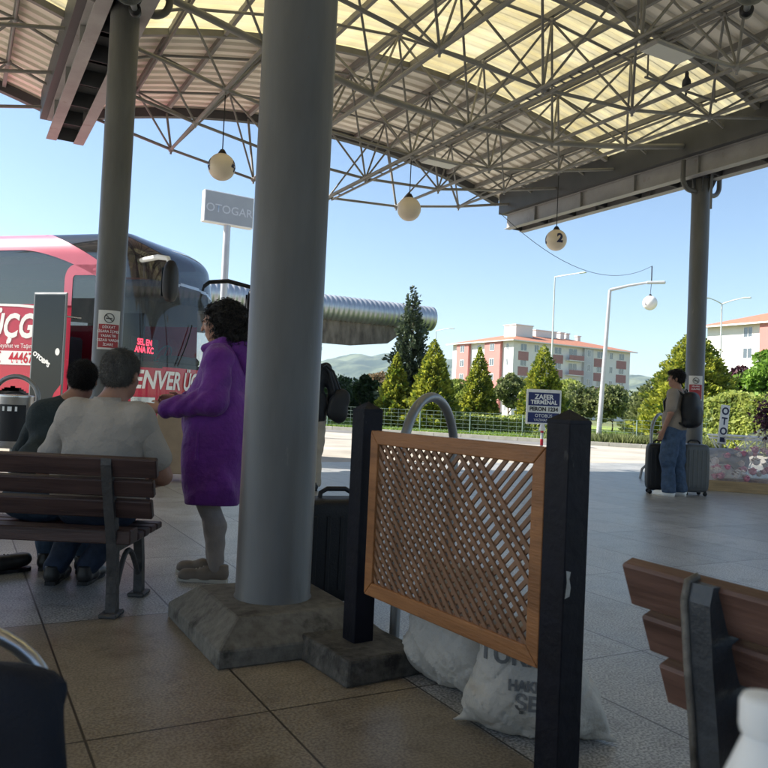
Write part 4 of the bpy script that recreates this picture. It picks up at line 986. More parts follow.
# ================================================================== COACH
M['led'] = mat('red led', (.3, .01, .02), .5, emis=(1, .04, .08), es=1.6)
def coach():
    root = thing('coach', 'pink and red coach with open front door and lettering, parked behind the left column', 'coach', (-3.85, 12.95, 0), R(-17))
    NR = .75; Wd = 2.55
    def inset(z): q = max(0, (z-3.38)/.42); return .38*(1-math.sqrt(max(0, 1-min(1, q)**2)))
    def rec(z): return (.42*((z-1.3)/2.5)**2 if z > 1.3 else 0)+(.5*((z-3.35)/.45)**2.5 if z > 3.35 else 0)
    xs = [-12, -10.5, -9, -7.5, -6, -5, -4.4]+list(np.arange(-4, -NR-.001, .027))
    P2 = [(x, 0.0) for x in xs]
    na = 100
    for k in range(na+1):
        a = -math.pi/2+math.pi*k/na; e = 2/2.7
        P2.append(((abs(math.cos(a))**e)*NR-NR, Wd/2+Wd/2*math.copysign(abs(math.sin(a))**e, math.sin(a))))
    P2 += [(x, Wd) for x in (-1.5, -3, -5, -7, -9, -12)]
    zs = list(np.arange(.28, 3.36, .027))+list(3.38+.42*np.sin(np.linspace(.05, 1, 20)*math.pi/2))
    n = len(P2)
    V = []
    for z in zs:
        i = inset(z); rc = rec(z)
        for (x, y) in P2:
            f = min(1, max(0, (x+1.6)/1.6)); yy = y+(i if y < .001 else (-i if y > Wd-.001 else i*(1-2*y/Wd))); V.append((x-rc*f*f, yy, z))
    parts = {}
    def cls(x, y, z):
        side = y < .5 and x < -.12
        if side: x += .3*min(1, max(0, (-x-.3)/.5))
        if x < -1.0 and y > 1.3: return 'red' if z < 2.4 or z > 3.5 else 'side_window'
        if side:
            if (x+2.62)**2+(z-.5)**2 < .58**2 or (x+9)**2+(z-.5)**2 < .58**2: return None
            q = min(1, max(0, (x+2.6)/1.7)); zl = 3.47-.5*q**1.6; zu = zl+.27+.12*(1-q)
            if x < -2.3 and z > 3.56: return 'pink'
            if z >= zl: return 'forehead'
            if -1.64 < x < -1.45: return 'side_window' if z > 2.52 else 'red'
            if -1.45 <= x < -.62: return None if z < 2.62 else ('door_top_glass' if z < 3.02 else 'forehead')
            if x <= -1.64: return 'side_window' if z > 2.52 else 'red'
            if x > -.58: return 'red' if z < 1.5 else ('windscreen' if z < 3.0 else 'forehead')
            return 'red'
        eta = abs(y-Wd/2)/(Wd/2); seam = 3.0-.3*eta**3
        if z < 1.52: return 'red'
        if abs(z-seam) < .025: return 'trim'
        return 'windscreen' if z < seam else 'forehead'
    for j in range(len(zs)-1):
        for k in range(n-1):
            q = (j*n+k, j*n+k+1, (j+1)*n+k+1, (j+1)*n+k); c = [sum(V[i][a] for i in q)/4 for a in range(3)]
            m = cls(*c)
            if m: parts.setdefault(m, []).append(q)
    top = [(len(zs)-1)*n+k for k in range(n)]
    V = np.array(V)
    nm = {'red': ('body', 'red'), 'pink': ('pink_band', 'pink'), 'side_window': ('side_window', 'tinted'), 'forehead': ('upper_windscreen', 'forehead'), 'windscreen': ('windscreen', 'windscreen'), 'door_top_glass': ('door_top_pane', 'tinted'), 'trim': ('screen_trim', 'chrome')}
    objs = {}
    def hull(x, z, o=.008):
        f = min(1, max(0, (x+1.6)/1.6)); return (x-rec(z)*f*f, inset(z)-o, z)
    def qx(x): return x+.3*min(1, max(0, (-x-.3)/.5))
    def strip(nm_, pairs, m_):
        vs = []; K = 8
        for ((xa, za), (xb, zb_)) in pairs: vs += [hull(xa+(xb-xa)*k/K, za+(zb_-za)*k/K) for k in range(K+1)]
        mb_ = MB(); mb_.add(vs, [(i*(K+1)+k, (i+1)*(K+1)+k, (i+1)*(K+1)+k+1, i*(K+1)+k+1) for i in range(len(pairs)-1) for k in range(K)], 0, True); return mb_.build(nm_, m_, root)
    pr_ = []
    for x in np.linspace(-6, -.62, 90):
        q = min(1, max(0, (qx(x)+2.6)/1.7)); zl = 3.47-.5*q**1.6; pr_.append(((x, zl), (x, min(3.79, zl+.27+.12*(1-q)))))
    strip('roof_band', pr_, 'pink')
    pr_ = [((-1.93, z), (-1.76, z)) for z in np.linspace(2.5, 2.92, 6)]+[((-1.93+.2*(1-math.cos(a)), 2.94+.26*math.sin(a)), (-1.76+.05*(1-math.cos(a)), 2.94+.08*math.sin(a))) for a in np.linspace(.1, math.pi/2, 9)]+[((x, 3.2), (x, 3.02)) for x in np.linspace(-1.65, -.75, 10)]
    strip('door_surround', pr_, 'pink')
    for m, fs in parts.items():
        fs = np.array(fs); u, inv = np.unique(fs, return_inverse=True)
        objs[m] = npmesh(nm[m][0], V[u], inv.reshape(fs.shape), nm[m][1], root, True)
    mb = MB(); mb.add([tuple(V[i]) for i in top], [tuple(range(n))]); mb.box((-11.9, .42, 3.3), (-1.2, Wd-.42, 3.4)); mb.build('roof_panel', 'pink', root)
    mb = MB(); mb.box((-12, .02, .3), (-11.98, Wd-.02, 3.5)); mb.build('rear_panel', 'red', root)
    body = objs['red']
    # inside
    mb = MB(); mb.box((-11.9, .08, .95), (-.9, Wd-.08, 1.0)); mb.box((-11.9, .1, .35), (-1.5, Wd-.1, .948)); mb.box((-1.6, .9, .4), (-.5, Wd-.15, .98)); mb.build('cabin_floor', 'interior', root)
    mb = MB(); mb.cbox((-1.0, .55, 1.0), (-.35, Wd-.2, 1.62), .08); mb.cbox((-.95, 1.45, 1.6), (-.5, 2.3, 1.78), .06); mb.build('dashboard', 'interior', root)
    mb = MB(); mb.box((-6.2, .3, 1.0), (-6.1, Wd-.3, 3.3)); mb.build('cabin_partition', 'interior', root)
    sw = MB(); Tm = Matrix.Translation((-1.08, 1.85, 1.78)) @ Matrix.Rotation(R(-62), 4, 'Y')
    sw.T = Tm; sw.tube([(.23*math.cos(a), .23*math.sin(a), 0) for a in np.linspace(0, 6.283, 24, endpoint=False)], .016, 6, closed=True)
    for a in (0, 2.1, 4.2): sw.tube([(0, 0, -.03), (.22*math.cos(a), .22*math.sin(a), 0)], .014, 6)
    sw.build('steering_wheel', 'seatgrey', root)
    for (x, y) in ((-1.75, 1.85), (-3.0, .45), (-3.0, 1.0), (-3.0, 1.95), (-3.9, .45), (-3.9, 1.0), (-3.9, 1.95), (-4.8, .45), (-4.8, 1.0), (-4.8, 1.95)):
        mb = MB(); mb.cbox((x-.25, y-.22, 1.3), (x+.2, y+.22, 1.42), .04); mb.cbox((x-.32, y-.22, 1.4), (x-.18, y+.22, 2.12), .05); mb.box((x-.1, y-.1, 1.0), (x+.1, y+.1, 1.3)); mb.build('seat', 'seatgrey', root)
    mb = MB(); mb.box((-.68, .2, 1.72), (-.64, 1.0, 2.02)); bd = mb.build('destination_board', 'black', root)
    TX = lambda y, z, x=-.635: frame_mtx((x, y, z), (0, 1, 0), (0, 0, 1))
    text('SEL EN', .15, TX(.58, 1.94), 'led', bd, bold=.003); text('ANA KC', .15, TX(.58, 1.81), 'led', bd, bold=.003)
    mb = MB(); mb.box((-1.2, .06, 1.5), (-1.16, .2, 2.25)); mb.build('beige_panel', 'beige', root)
    for k in range(3): mb = MB(); mb.box((-1.7+k*.02, .05+k*.3, .42), (-.96, .05+(k+1)*.3, .55+k*.2)); mb.build('step', 'interior', root)
    mb = MB(); mb.box((-1.75, 1.0, .55), (-.96, 1.04, 2.5)); mb.build('entry_wall', 'interior', root)
    # open door panel swung out beside the opening
    dr = MB(); dr.cbox((-1.86, -.44, .42), (-1.17, -.4, 2.66), .02); d = dr.build('door', 'steelgrey', root, (-.33, 0, 0))
    mb = MB(); mb.box((-1.82, -.444, .85), (-1.21, -.441, 2.62)); mb.build('door_pane', 'doorglass', d)
    mb = MB(); mb.prism([(-1.84, .44), (-1.19, .44), (-1.19, 1.15), (-1.32, 1.0), (-1.45, .66), (-1.84, .62)], .004, 0, frame_mtx((0, -.4455, 0), (1, 0, 0), (0, 0, 1))); mb.build('door_kick_panel', 'red', d)
    text('OTOBÜS', .1, Matrix.Translation((-1.62, -.4495, 1.55)) @ Matrix.Rotation(R(90), 4, 'X') @ Matrix.Rotation(R(-32), 4, 'Z'), 'letterwhite', d, bold=.006)
    mb = MB(); mb.lathe([(.001, 0), (.06, 0)], 20, 0, (0, 0, 0), True, frame_mtx((-1.3, -.4468, 1.68), (1, 0, 0), (0, 0, 1)) @ Matrix.Diagonal((.75, 1, 1, 1))); mb.build('door_badge', 'letterwhite', d)
    for zz in (.8, 2.3):
        mb = MB(); mb.tube([(-1.5, -.41, zz), (-1.45, -.15, zz), (-1.3, .1, zz)], .018, 6); mb.build('door_arm', 'chrome', d)
    # side logo
    RX = Matrix.Rotation(math.pi/2, 4, 'X')
    def side(s, x, z, size, m, **k): text(s, size, Matrix.Translation((x, -.006, z)) @ RX, m, body, **k)
    side('ENVER ÜÇGE', -2.3, 2.12, .58, 'letterwhite', align='RIGHT', bold=.018, shear=.18, xs=.82)
    mb = MB(); mb.box((-5.2, -.004, 1.46), (-2.25, -.001, 1.70)); mb.build('phone_strip', 'letterwhite', body)
    side('ÇAĞRI MERKEZİ   4446763', -2.3, 1.575, .25, 'letterred', align='RIGHT', bold=.006, xs=.85)
    side('Turizm Seyahat ve Taşımacılık', -2.3, 1.79, .11, 'letterwhite', align='RIGHT')
    mb = MB(); mb.add([(x-.28, -.004, z) for (x, z) in [(-6, 2.53), (-3.2, 2.53), (-2.6, 2.52), (-2.2, 2.49), (-1.9, 2.44), (-1.9, 2.39), (-2.2, 2.44), (-2.6, 2.475), (-3.2, 2.49), (-6, 2.49)]], [tuple(range(10))]); mb.build('stripe', 'letterwhite', body)
    # front lettering, wrapped on the nose
    fx = [(V[k][0], V[k][1]) for k in range(n)]
    L = []; acc = 0; k0 = len(xs)
    for k in range(k0, k0+na):
        L.append((acc, fx[k], fx[k+1])); acc += math.dist(fx[k], fx[k+1])
    def wrap(co, z0, s0, out=.012):
        s_ = s0+co.x
        for (a, p, q) in reversed(L):
            if s_ >= a: break
        l = math.dist(p, q); t = (s_-a)/l; dx, dy = (q[0]-p[0])/l, (q[1]-p[1])/l
        return Vector((p[0]+(q[0]-p[0])*t+dy*out, p[1]+(q[1]-p[1])*t-dx*out, z0+co.y))
    text('ENVER ÜÇGEN', .42, Matrix(), 'letterwhite', body, lambda co: wrap(co, 1.28, acc*.5-1.42), bold=.012, shear=.2, xs=.74, align='LEFT')
    for k, z in enumerate((.98, .88, .78)):
        mb = MB(); pts = [wrap(Vector((u, 0, 0)), z, acc*.5, .02) for u in np.linspace(-.95, .95, 26)]; mb.tube(pts, .02, 6); mb.build('grille_bar', 'chrome', body)
    for sgn in (-1, 1):
        mb = MB(); u0, u1 = sorted((sgn*1.02, sgn*1.42)); vs = []
        for u in np.linspace(u0, u1, 8): vs += [tuple(wrap(Vector((u, 0, 0)), .72, acc*.5, .01)), tuple(wrap(Vector((u, 0, 0)), 1.0, acc*.5, .01))]
        mb.add(vs, [(2*i, 2*i+2, 2*i+3, 2*i+1) for i in range(7)]); mb.build('headlight', 'chrome', body)
    mb = MB(); vs = []
    for u in np.linspace(-1.45, 1.45, 30): vs += [tuple(wrap(Vector((u, 0, 0)), .32, acc*.5, .006)), tuple(wrap(Vector((u, 0, 0)), .5, acc*.5, .006))]
    mb.add(vs, [(2*i, 2*i+2, 2*i+3, 2*i+1) for i in range(29)]); mb.build('air_intake', 'black', body)
    for yy, sgn in ((.55, 1), (1.6, 1)):
        mb = MB(); p0 = wrap(Vector((0, 0, 0)), 1.56, yy+.55, .03); pts = [p0]+[wrap(Vector((0, 0, 0)), 1.56+.75*q, yy+.55+.45*q*sgn, .035+.01*math.sin(q*3))-Vector((rec(1.56+.75*q), 0, 0)) for q in np.linspace(.1, 1, 7)]; mb.tube(pts, .011, 6); mb.build('wiper', 'black', root)
    mb = MB()
    for xx in (-2.25, -3.6, -5.4, -7.2, -8.6): mb.box((xx-.006, -.003, .32), (xx+.006, -.0005, 1.42))
    mb.box((-11.9, -.0032, .93), (-3.65, -.0006, .942)); mb.build('panel_seam', 'black', body)
    # wheels
    for x in (-2.92, -9.3):
        for y in (.04, Wd-.36):
            w_ = thing('wheel', None, None); w_.parent = root; w_.location = (x, y, .5)
            mb = MB(); T = Matrix.Rotation(-math.pi/2, 4, 'X'); mb.lathe([(.3, .02), (.46, 0), (.5, .04), (.5, .28), (.46, .32), (.3, .3)], 32, 0, (0, 0, 0), True, T); mb.build('tyre', 'tyre', w_)
            mb = MB(); mb.lathe([(.001, .1), (.12, .06), (.16, .1), (.26, .12), (.3, .02), (.31, .3)], 28, 0, (0, 0, 0), True, T); mb.build('rim', 'chrome', w_)
        mb = MB(); mb.box((x-.62, .42, .3), (x+.62, Wd-.42, 1.1)); mb.build('wheel_housing', 'black', root)
    # mirrors
    for (y, sg, nme) in ((-.22, -1, 'mirror'), (Wd+.2, 1, 'mirror')):
        y0 = .15 if sg < 0 else Wd-.15
        mb = MB(); mb.tube([(-.55, y0, 3.28), (-.1, y0+.1*sg, 3.32), (.28, y+.02*sg, 3.24), (.34, y, 3.1)], [.04, .045, .04, .035], 10); arm = mb.build('mirror_arm', 'letterwhite' if sg < 0 else 'black', root)
        blob('mirror_shell', [ell((.34, y, 2.86), (.1, .15, .32), e=3.0), cap((.34, y, 3.0), (.34, y, 3.14), .06, k=.05)], .018, 'black', arm)
        mb = MB(); mb.cbox((.235, y-.11, 2.62), (.242, y+.11, 3.08), .002); mb.build('mirror_glass', 'doorglass', arm)
coach(); bpy.data.objects['coach'].scale = (1, 1, 1.03)

# ================================================================== FURNITURE
def bench(name, label, loc, rz, length, m, fr, seatz=.39, frame_in=.22, group=None, fw=1.0):
    root = thing(name, label, 'bench', loc, rz, group); h = length/2
    bk = MB()
    dirv = Vector((0, -.36, .93)).normalized(); b0 = Vector((0, -.235, seatz+.03)); nrm = Vector((0, .93, .36)).normalized()
    for i, (a, b) in enumerate(((.0, .0), (.075, .168), (.19, .275), (.292, .388))):
        T = Matrix(((1, 0, 0, 0), (0, nrm.y, dirv.y, b0.y), (0, nrm.z, dirv.z, b0.z), (0, 0, 0, 1)))
        e = h+(-.03, -.015, 0, .02)[i]
        if i == 0: continue
        bk.cbox((-e, -.02, a), (e, .018, b), .006, 0, T)
    bk.build('backrest', m, root)
    se = MB()
    for i, y in enumerate((-.235, -.13, -.025, .08, .185)):
        se.cbox((-h+.12, y-(.03 if i == 0 else 0), seatz-.035), (h-.12, y+.085, seatz+(.035 if i == 0 else 0)), .006)
    se.build('seat', m, root)
    for x in (-h+frame_in, h-frame_in):
        fm = MB()
        def strip(pts, w_, th):
            vs = []
            for (y, z, wd) in pts:
                wd *= fw; vs += [(x-th, y-wd, z), (x+th, y-wd, z), (x+th, y+wd, z), (x-th, y+wd, z)]
            f = []
            for i in range(len(pts)-1): f += [(4*i+k, 4*i+(k+1) % 4, 4*i+4+(k+1) % 4, 4*i+4+k) for k in range(4)]
            f += [(3, 2, 1, 0), tuple(4*(len(pts)-1)+k for k in range(4))]; fm.add(vs, f)
        if fw > 1:
            rp = [(-.30, .02, .03), (-.30, .18, .03), (-.31, .36, .034), (-.325, .5, .036), (-.352, .63, .032), (-.378, .745, .024), (-.385, .778, .014)]
            strip([p_ for p_ in rp], 0, .03)
            we = MB(); we.tube([(x-.024, y_-w__*fw-.001, z_) for (y_, z_, w__) in rp]+[(x-.02, -.385, .787)], .008, 6); we.build('worn_edge', 'wornpaint', root)
        else: strip([(-.20, 0.02, .03), (-.215, .18, .022), (-.24, .36, .026), (-.275, .47, .03), (-.335, .63, .028), (-.375, .745, .022), (-.383, .775, .012)], 0, .024*fw)
        strip([(.21, .02, .03), (.19, .2, .022), (.16, .31, .024), (.16, .345, .03)], 0, .022)
        fm.cbox((x-.022, -.25, .31), (x+.022, .26, .352), .006)
        arc = [(x, .19-.02*math.sin(a)-.36*(a/math.pi), .1+.18*math.sin(a)) for a in np.linspace(0.15, math.pi-.15, 12)]
        fm.tube(arc, .014, 8)
        fm.cbox((x-.045, -.27, 0), (x+.045, -.15, .022), .006); fm.cbox((x-.045, .15, 0), (x+.045, .27, .022), .006)
        fm.build('leg_frame', fr, root)
        bo = MB()
        for i, z in enumerate((.147, .247, .35)):
            p = b0+dirv*z+nrm*.02; bo.sphere((x, p.y, p.z), .01, 8)
        bo.build('bolt', 'chrome', root)
    return root
bench('park_bench', 'dark slatted bench at the left carrying the man in the pale polo', (-1.96, 3.97, 0), R(0), 1.8, 'benchwood2', 'iron', frame_in=.21, group='slatted benches')
bench('park_bench', 'brown slatted bench end with a worn iron frame, nearest at the right', (1.295, .99, 0), R(-61), 1.8, 'benchwood', 'ironblue', frame_in=.185, group='slatted benches', fw=1.5)

# lattice screen on black posts
def screen():
    A = at(363, 520, 3.24); B = at(564, 560, 2.3); A.z = B.z = 0
    root = thing('lattice_screen', 'orange framed wooden lattice screen between two black posts', 'lattice screen', A, math.atan2(B.y-A.y, B.x-A.x)); L = (B-A).length
    for x, sc_ in ((0, 1), (L, 1)):
        mb = MB(); mb.cbox((x-.047, -.047, .0), (x+.047, .047, 1.052), .003); mb.add([(x-.0475, -.0475, 1.05), (x+.0475, -.0475, 1.05), (x+.0475, .0475, 1.05), (x-.0475, .0475, 1.05), (x-.045, -.045, 1.06), (x+.045, -.045, 1.06), (x+.045, .045, 1.06), (x-.045, .045, 1.06), (x, 0, 1.092)], [(0, 1, 5, 4), (1, 2, 6, 5), (2, 3, 7, 6), (3, 0, 4, 7), (4, 5, 8), (5, 6, 8), (6, 7, 8), (7, 4, 8), (3, 2, 1, 0)])
        mb.build('post', 'blackpost', root)
    mb = MB(); mb.prism([(-.042, .545), (-.024, .55), (-.02, .575), (-.027, .60), (-.022, .62), (-.040, .625), (-.036, .59)], .0015, 0, Matrix(((0, 0, 1, L+.0472), (1, 0, 0, 0), (0, 1, 0, 0), (0, 0, 0, 1)))); mb.build('paint_chip', 'chip', root)
    mb = MB()
    for z in (.62, .9): mb.sphere((L-.048, 0, z), .01, 8)
    mb.build('bolt', 'black', root)
    for x, a, b in ((0, .235, .19),):
        mb = MB(); mb.add([(x-a, -b, 0), (x+a, -b, 0), (x+a, b, 0), (x-a, b, 0), (x-a+.015, -b+.015, .10), (x+a-.015, -b+.015, .10), (x+a-.015, b-.015, .10), (x-a+.015, b-.015, .10)], [(3, 2, 1, 0), (4, 5, 6, 7), (0, 1, 5, 4), (1, 2, 6, 5), (2, 3, 7, 6), (3, 0, 4, 7)])
        o = mb.build('base_block', 'darkconc', root); bv = o.modifiers.new('b', 'BEVEL'); bv.width = .012; bv.segments = 2
    # panel frame, on the camera side of the posts
    x0, x1, z0, z1, yb, yf = .10, L-.048, .315, .975, -.045, -.01; w_ = .054
    mb = MB(); T = None
    def rail(poly): mb.prism(poly, yf-yb, 0, Matrix(((1, 0, 0, 0), (0, 0, -1, yf), (0, 1, 0, 0), (0, 0, 0, 1))))
    for p in ([(x0, z1), (x1, z1), (x1-w_+.0015, z1-w_), (x0+w_-.0015, z1-w_)], [(x0, z0), (x0+w_-.0015, z0+w_), (x1-w_+.0015, z0+w_), (x1, z0)]):
        mb = MB(); rail(p); o = mb.build('rail', 'orange', root); bv = o.modifiers.new('b', 'BEVEL'); bv.width = .004; bv.segments = 2
    for p in ([(x0, z1-.002), (x0+w_, z1-w_-.002), (x0+w_, z0+w_+.002), (x0, z0+.002)], [(x1, z1-.002), (x1, z0+.002), (x1-w_, z0+w_+.002), (x1-w_, z1-w_-.002)]):
        mb = MB(); rail(p); o = mb.build('stile', 'orange', root); bv = o.modifiers.new('b', 'BEVEL'); bv.width = .004; bv.segments = 2
    ax0, ax1, az0, az1 = x0+w_-.008, x1-w_+.008, z0+w_-.008, z1-w_+.008
    def clip(p, d):
        t0, t1 = -9, 9
        for (c, dd, lo, hi) in ((p[0], d[0], ax0, ax1), (p[1], d[1], az0, az1)):
            a, b = (lo-c)/dd, (hi-c)/dd
            if a > b: a, b = b, a
            t0, t1 = max(t0, a), min(t1, b)
        return (t0, t1) if t1-t0 > .02 else None
    mb = MB(); g = random.Random(5)
    for layer, (dx, y) in enumerate(((-1, -.0285), (1, -.0205))):
        c = -1.0; k = 0
        while c < 2.4:
            sl_ = float(dx)
            p = (ax0+c, (az0 if layer == 0 else az0)); d = (1/math.sqrt(2)*sl_, 1/math.sqrt(2)); c += .047+g.uniform(-.002, .002); k += 1
            r_ = clip(p, d)
            if not r_: continue
            if layer == 0 and c-(az1-az0) > ax1-ax0-.2:
                continue                      # slats missing at the upper right
            if layer == 0 and abs(c-1.06) < .024: continue
            t0, t1 = r_; m_ = (p[0]+d[0]*(t0+t1)/2, p[1]+d[1]*(t0+t1)/2); ln = (t1-t0)/2; ang = math.atan2(d[1], d[0])+g.uniform(-.006, .006)
            T = Matrix(((math.cos(ang), -math.sin(ang), 0, m_[0]), (0, 0, -1, y), (math.sin(ang), math.cos(ang), 0, m_[1]), (0, 0, 0, 1)))
            mb.box((-ln, -.0076, 0), (ln, .0076, .0075), 0, T)
    mb.build('lattice', 'lattice', root)
    return A, B
SA, SB = screen()

def hoop(label, a, b, h, r_, group='steel hoop rails', tail=False):
    a = Vector(a); b = Vector(b); root = thing('hoop_rail', label, 'hoop rail', a, 0, group); d = b-a; L = d.length; rad = L/2; u = d/L
    pts = [Vector((0, 0, 0)), Vector((0, 0, (h-rad)*.5)), Vector((0, 0, h-rad))]+[u*(rad-rad*math.cos(t))+Vector((0, 0, h-rad+rad*math.sin(t))) for t in np.linspace(.12, math.pi-.12, 20)]+[d+Vector((0, 0, h-rad)), d+Vector((0, 0, (h-rad)*.5))]
    if tail: pts += [d+Vector((0, 0, .3)), d*1.0+Vector((0, 0, .15))-u*.1, d+Vector((0, 0, 0))-u*.35] if False else [d]
    else: pts += [d]
    mb = MB(); mb.tube(pts, r_, 14); mb.build('tube', 'steelgrey', root)
    for q in (Vector((0, 0, 0)), d): mb = MB(); mb.lathe([(r_*2.2, 0), (r_*2.2, .008), (r_, .012)], 18, 0, q); mb.build('flange', 'steelgrey', root)
    return root
q = G(394, 641); p2 = at(452, 500, 4.1); p2.z = 0
hoop('steel hoop rising behind the lattice screen between its posts', q, p2, 1.13, .024)
q = at(2, 420, 8.9); p2 = at(37, 420, 8.9); q.x -= .12; q.z = p2.z = 0
hoop('steel hoop around the litter bin at the far left', q, p2, 1.22, .028)
q = at(650, 470, 11.6); p2 = at(667, 470, 12.1); q.z = p2.z = 0
hoop('steel hoop beside the black suitcase of the man with the backpack', q, p2, 1.13, .024)
q = at(640, 479, 12.6)
mb = MB(); z0 = G(640, 478); mb.tube([z0, z0+Vector((.03, 0, .16)), z0+Vector((.12, .03, .24)), z0+Vector((.45, .1, .27))], .022, 10)
tag(mb.build('bent_pipe', 'steelgrey'), 'small bent steel pipe at the foot of the hoop near the black suitcase', 'pipe')

# litter bin
c = at(14, 420, 8.6); root = thing('litter_bin', 'stainless litter bin with a black panel at the far left', 'bin', (c.x, c.y, 0), R(10))
mb = MB(); mb.lathe([(.001, .42), (.165, .42), (.185, .45), (.19, .98), (.2, 1.0), (.185, 1.01), (.001, .99)], 30); mb.build('drum', 'chrome', root)
mb = MB(); 
vs = []; 
for k in range(15):
    a = R(-90)+(k-7)*.13
    for z in (.5, .9): vs.append((.193*math.cos(a), .193*math.sin(a), z))
mb.add(vs, [(2*i, 2*i+2, 2*i+3, 2*i+1) for i in range(14)], 0, True); mb.build('panel', 'black', root)
mb = MB(); mb.add([(.196*math.cos(R(-90)+x), .196*math.sin(R(-90)+x), z) for x, z in ((-.4, .83), (0, .83), (.4, .83), (.4, .88), (0, .88), (-.4, .88))], [(0, 1, 4, 5), (1, 2, 3, 4)]); mb.build('sticker', 'letterwhite', root)
mb = MB(); mb.tube([(0, 0, 0), (0, 0, .42)], .03, 10); mb.lathe([(.14, 0), (.14, .012), (.03, .016)], 20); mb.build('stand', 'steelgrey', root)

# near chair at the lower left
def chair():
    root = thing('waiting_chair', 'navy chair with chrome tube arm in the near lower left corner', 'chair', (-.66, 1.12, 0), R(2))
    P = [ell((0, -.16, .54), (.245, .035, .20), e=4.5), ell((.05, -.165, .64), (.18, .03, .085), e=3, k=.03)]
    blob('backrest', P, .01, 'bluefabric', root, wob=.003, wobf=30)
    blob('seat', [ell((-.09, .0, .41), (.17, .2, .035), e=4)], .012, 'bluefabric', root)
    for sx in (-.24, .03):
        mb = MB(); pts = [(sx, .27, 0), (sx, .25, .36), (sx, .2, .385), (sx, -.1, .385), (sx, -.14, .36), (sx, -.2, 0)]
        mb.tube(pts, .0125, 12); mb.build('leg_tube', 'chrome', root)
    mb = MB(); pts = [(-.2, .18, .39), (-.2, .18, .56)]+[(-.03+.16*math.sin(a), .18, .55+.128*math.cos(a)) for a in np.linspace(-1.3, 1.45, 16)]+[(.11, .17, .5), (.06, .14, .39)]
    mb.tube(pts, .0135, 12); mb.build('arm_tube', 'chrome', root)
chair()

# suitcases
M['bluecase'] = mat('dark blue case', (.012, .018, .05), .45, var=.2, scale=10)
def suitcase(label, loc, rz, w_, d, h, m, ribs=True, handle=True, hm='black', tele=0):
    root = thing('suitcase', label, 'suitcase', loc, rz)
    blob('shell', [ell((0, 0, .05+h/2), (w_/2, d/2, h/2), e=7)], .012, m, root)
    if ribs:
        for k in range(-2, 3):
            mb = MB(); mb.cbox((k*w_/6-.012, -d/2-.004, .12), (k*w_/6+.012, -d/2+.02, h-.03), .004); mb.build('rib', m, root)
    if handle:
        mb = MB(); mb.tube([(-.09, 0, h+.03), (-.085, 0, h+.075), (-.05, 0, h+.095), (.05, 0, h+.095), (.085, 0, h+.075), (.09, 0, h+.03)], .013, 8); mb.build('handle', hm, root)
    if tele:
        mb = MB(); mb.tube([(-.08, d*.3, h), (-.08, d*.3, h+tele), (.08, d*.3, h+tele), (.08, d*.3, h)], .009, 6); mb.build('pull_handle', 'steelgrey', root)
    for sx in (-1, 1):
        for sy in (-1, 1):
            mb = MB(); mb.lathe([(.001, -.012), (.026, -.012), (.03, -.006), (.03, .006), (.026, .012), (.001, .012)], 14, 0, (sx*(w_/2-.05), sy*(d/2-.05), .03), True, Matrix.Rotation(math.pi/2, 4, 'X')); mb.box((sx*(w_/2-.05)-.012, sy*(d/2-.05)-.018, .03), (sx*(w_/2-.05)+.012, sy*(d/2-.05)+.018, .07)); mb.build('wheel', 'black', root)
    return root
c = at(333, 560, 4.1); suitcase('large black suitcase with a loop handle behind the massive near column', (c.x, c.y, 0), R(20), .42, .26, .53, 'suitcase')
c = at(659, 470, 10.95); suitcase('black upright suitcase left of the man with the backpack', (c.x, c.y, 0), R(-10), .36, .28, .66, 'suitcase', True)
c = at(693, 470, 10.95); suitcase('grey ribbed suitcase right of the man with the backpack', (c.x, c.y, 0), R(5), .38, .28, .68, 'suitgrey')
suitcase('dark blue suitcase in the near lower right corner under the bench', (.66, .82, 0), R(20), .40, .24, .68, 'bluecase', False, False)

# sacks
def sack(label, c, w_, d, h, rz, seed, letters):
    root = thing('sack', label, 'sack', c, rz, 'white woven sacks behind the lattice screen')
    g = random.Random(seed); P = [ell((-.06*w_ if letters else 0, 0, h*.5), (w_*(.40 if letters else .5), d/2, h*.5), e=2.6, k=.05), ell((0, 0, h*.3), (w_*.54, d*.55, h*.3), e=2.6, k=.06)]
    for sx in (-1, 1):
        P.append(cap((sx*w_*.36, -.02, .05), (sx*w_*.63, -.05, .012), .05, .012, k=.05)); P.append(cap((sx*w_*.33-.06*w_, 0, h*.9), (sx*w_*.44-.06*w_, 0, h*1.0), .04, .012, k=.05)) if not (letters and sx > 0) else None
    def cutf(D, X, Y, Z):
        D = D+.006*np.sin(X*26+Z*11+2*np.sin(Z*17))*np.exp(-((Z-h*.2)/.12)**2)+.004*np.sin(X*45+Y*30+Z*38)*np.exp(-((Z-.08)/.1)**2)+.005*np.sin(Z*33+X*9*np.sign(X))-.009*np.exp(-((np.sin(X*9+Z*14+2.5*np.sin(Z*9+X*6)))/.16)**2)*(.4+.6*np.exp(-((Z-.1)/.12)**2))+.006*np.exp(-((np.sin(X*17-Z*21+seed+2*np.sin(X*11)))/.18)**2)
        return np.maximum(D, .002-Z)
    b = blob('bag', P, .009, 'sack', root, cut=cutf)
    from mathutils.bvhtree import BVHTree
    tree_ = BVHTree.FromPolygons([v.co.copy() for v in b.data.vertices], [tuple(p.vertices) for p in b.data.polygons])
    def f(z0, x0):
        def g_(co):
            h_ = tree_.ray_cast(Vector((co.x+x0, -1, co.y+z0)), Vector((0, 1, 0)))[0]
            return Vector((co.x+x0, (h_.y if h_ else 0)-.0035, co.y+z0))
        return g_
    for (s, x0, z0, size) in letters: text(s, size, Matrix(), 'inkgrey', b, f(z0, x0), bold=.002)
sk = R(-61)
c = G(432, 690); sack('white sack slumped under the left half of the lattice, without visible print', (c.x+.11, c.y+.1, 0), .42, .26, .46, R(-50), 1, [])
